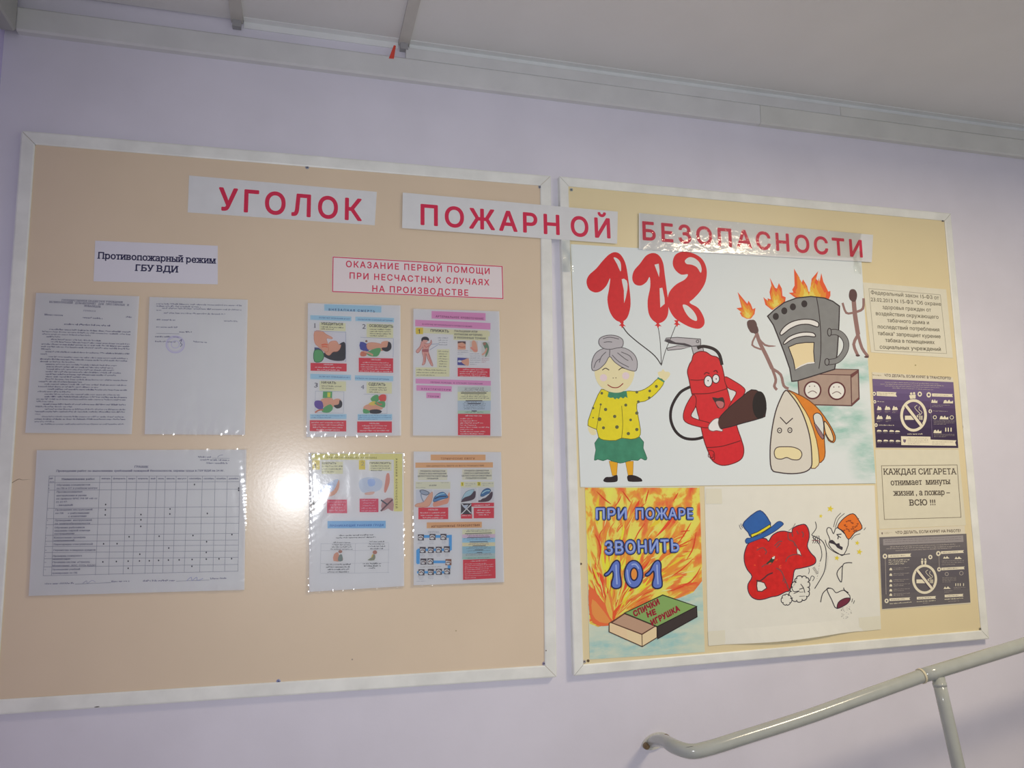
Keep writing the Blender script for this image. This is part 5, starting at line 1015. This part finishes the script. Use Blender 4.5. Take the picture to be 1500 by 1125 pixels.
# ------------------------------------------------------------ handrail
def tube(path, r, n=20):
    V = []; Fc = []; N = len(path); up = Vector((0, 0, 1))
    for i, p in enumerate(path):
        t = (path[min(i+1, N-1)]-path[max(i-1, 0)]).normalized(); a = t.cross(up)
        if a.length < .05: a = t.cross(Vector((0, 1, 0)))
        a.normalize(); b = t.cross(a); rr = r[i] if isinstance(r, list) else r
        V += [p+a*rr*math.cos(k*2*math.pi/n)+b*rr*math.sin(k*2*math.pi/n) for k in range(n)]
    for i in range(N-1):
        for k in range(n): Fc.append((i*n+k, i*n+(k+1) % n, (i+1)*n+(k+1) % n, (i+1)*n+k))
    Fc.append(tuple(range(n))[::-1]); Fc.append(tuple((N-1)*n+k for k in range(n))); return V, Fc
def cat3(P, n=8):
    out = []
    for i in range(len(P)-1):
        a, b, c, d = P[max(i-1, 0)], P[i], P[i+1], P[min(i+2, len(P)-1)]
        for k in range(n):
            t = k/n; out.append(.5*(2*b+(c-a)*t+(2*a-5*b+4*c-d)*t*t+(3*b-a-3*c+d)*t**3))
    out.append(P[-1]); return out
RM = mat('9b9f99', .16, .6, .05, 40, bump=.06, bscale=60)
PR = .0145
pts = [W(954, 1088, .004), W(961, 1085, .04), W(974, 1086, .095), W(989, 1094, .15), W(1012, 1100.5, .180), W(1038, 1096, .188), W(1080, 1083, .19), W(1180, 1051, .19)]
e1 = W(1352, 989.5, .19); d_ = (e1-pts[-1])
hr = thing('handrail', (pts[0].x, 0, pts[0].z-.02), 'grey painted pipe handrail rising to the right below the boards', 'handrail')
pth = cat3(pts+[pts[-1]+d_*.5, e1]); v, f = tube(pth, [PR*(.72+.28*min(1, i/22)) for i in range(len(pth))], 24); mesh('pipe', v, f, RM, hr, smooth=True)
e2 = e1+(W(1500, 944, .19)-e1)*2.2
k0 = e1-(e2-e1).normalized()*.004
v, f = tube([k0, e1+(e2-e1)*.05, e1+(e2-e1)*.5, e2], PR*1.05, 24); mesh('pipe', v, f, RM, hr, smooth=True)
v, f = tube([k0-(e2-e1).normalized()*.003, k0+(e2-e1).normalized()*.0015], PR*1.14, 24); o = mesh('collar', v, f, mat('bdb69c', .25, .6), hr); o['label'] = 'bare weld ring'
pt = W(1374, 992, .19)
dd = .19
for i in range(200):
    q = W(1402.5, 1118, dd)
    if q.x <= pt.x+.004: break
    dd += .004
dirp = (q-pt); bot = pt+dirp*((pt.z-.17)/(pt.z-q.z))
v, f = tube([pt, pt+dirp*.3, bot], .0138, 20); mesh('post', v, f, RM, hr, smooth=True)
v, f = tube([pt-dirp.normalized()*-.012, pt+dirp.normalized()*.02], [.0150, .0142], 20); mesh('weld_bead', v, f, RM, hr, smooth=True)
v, f = tube([bot+Vector((0, 0, .006)), bot], .045, 20); mesh('foot_plate', v, f, RM, hr)
# wall flange with two ears
a, b = W(944, 1092, .003), W(975, 1079, .003); ax = (b-a).normalized(); c = (a+b)/2; nz = Vector((ax.z, 0, -ax.x)); n = 24; V = []
for yy in (0, -.006):
    for k in range(n):
        t = k*2*math.pi/n; V.append(Vector((c.x, yy, c.z))+ax*(.033*math.cos(t))+nz*(.013*math.sin(t)*(1+.25*abs(math.sin(t)))))
o = mesh('wall_flange', V, [tuple(range(n)), tuple(range(2*n-1, n-1, -1))]+[(k, (k+1) % n, n+(k+1) % n, n+k) for k in range(n)], mat('b4b4ac', .3, .5, .1, 60), hr)
for p in (a+ax*.002, b-ax*.001):
    v, f = tube([Vector((p.x, -.005, p.z)), Vector((p.x, -.013, p.z)), Vector((p.x, -.016, p.z))], [.0075, .0072, .004], 12); s_ = mesh('bolt', v, f, mat('6e5a3c', .4, .5, .25, 300), hr); s_['label'] = 'rusty bolt head'
mk = Ink('scuff_mark', hr, .182+PR*.9); mk.line([(1004, 1095), (1010, 1094), (1016, 1093)], '4c4c4c', .8, taper=True); mk.done()
GROUPS = {'title_strip': 'title strips along the top of the boards', 'first_aid_sheet': 'first aid sheets in plastic sleeves', 'notice_board': 'notice boards on the wall',
          'typed_page': 'typed pages in plastic sleeves', 'painted_poster': 'painted posters on the right board', 'infographic_sheet': 'no-smoking infographics', 'notice_sheet': 'bordered notices on the right board', 'heading_card': 'heading cards on the left board'}
for o in C.objects:
    g = GROUPS.get(o.name.split('.')[0])
    if g and o.parent is None: o['group'] = g
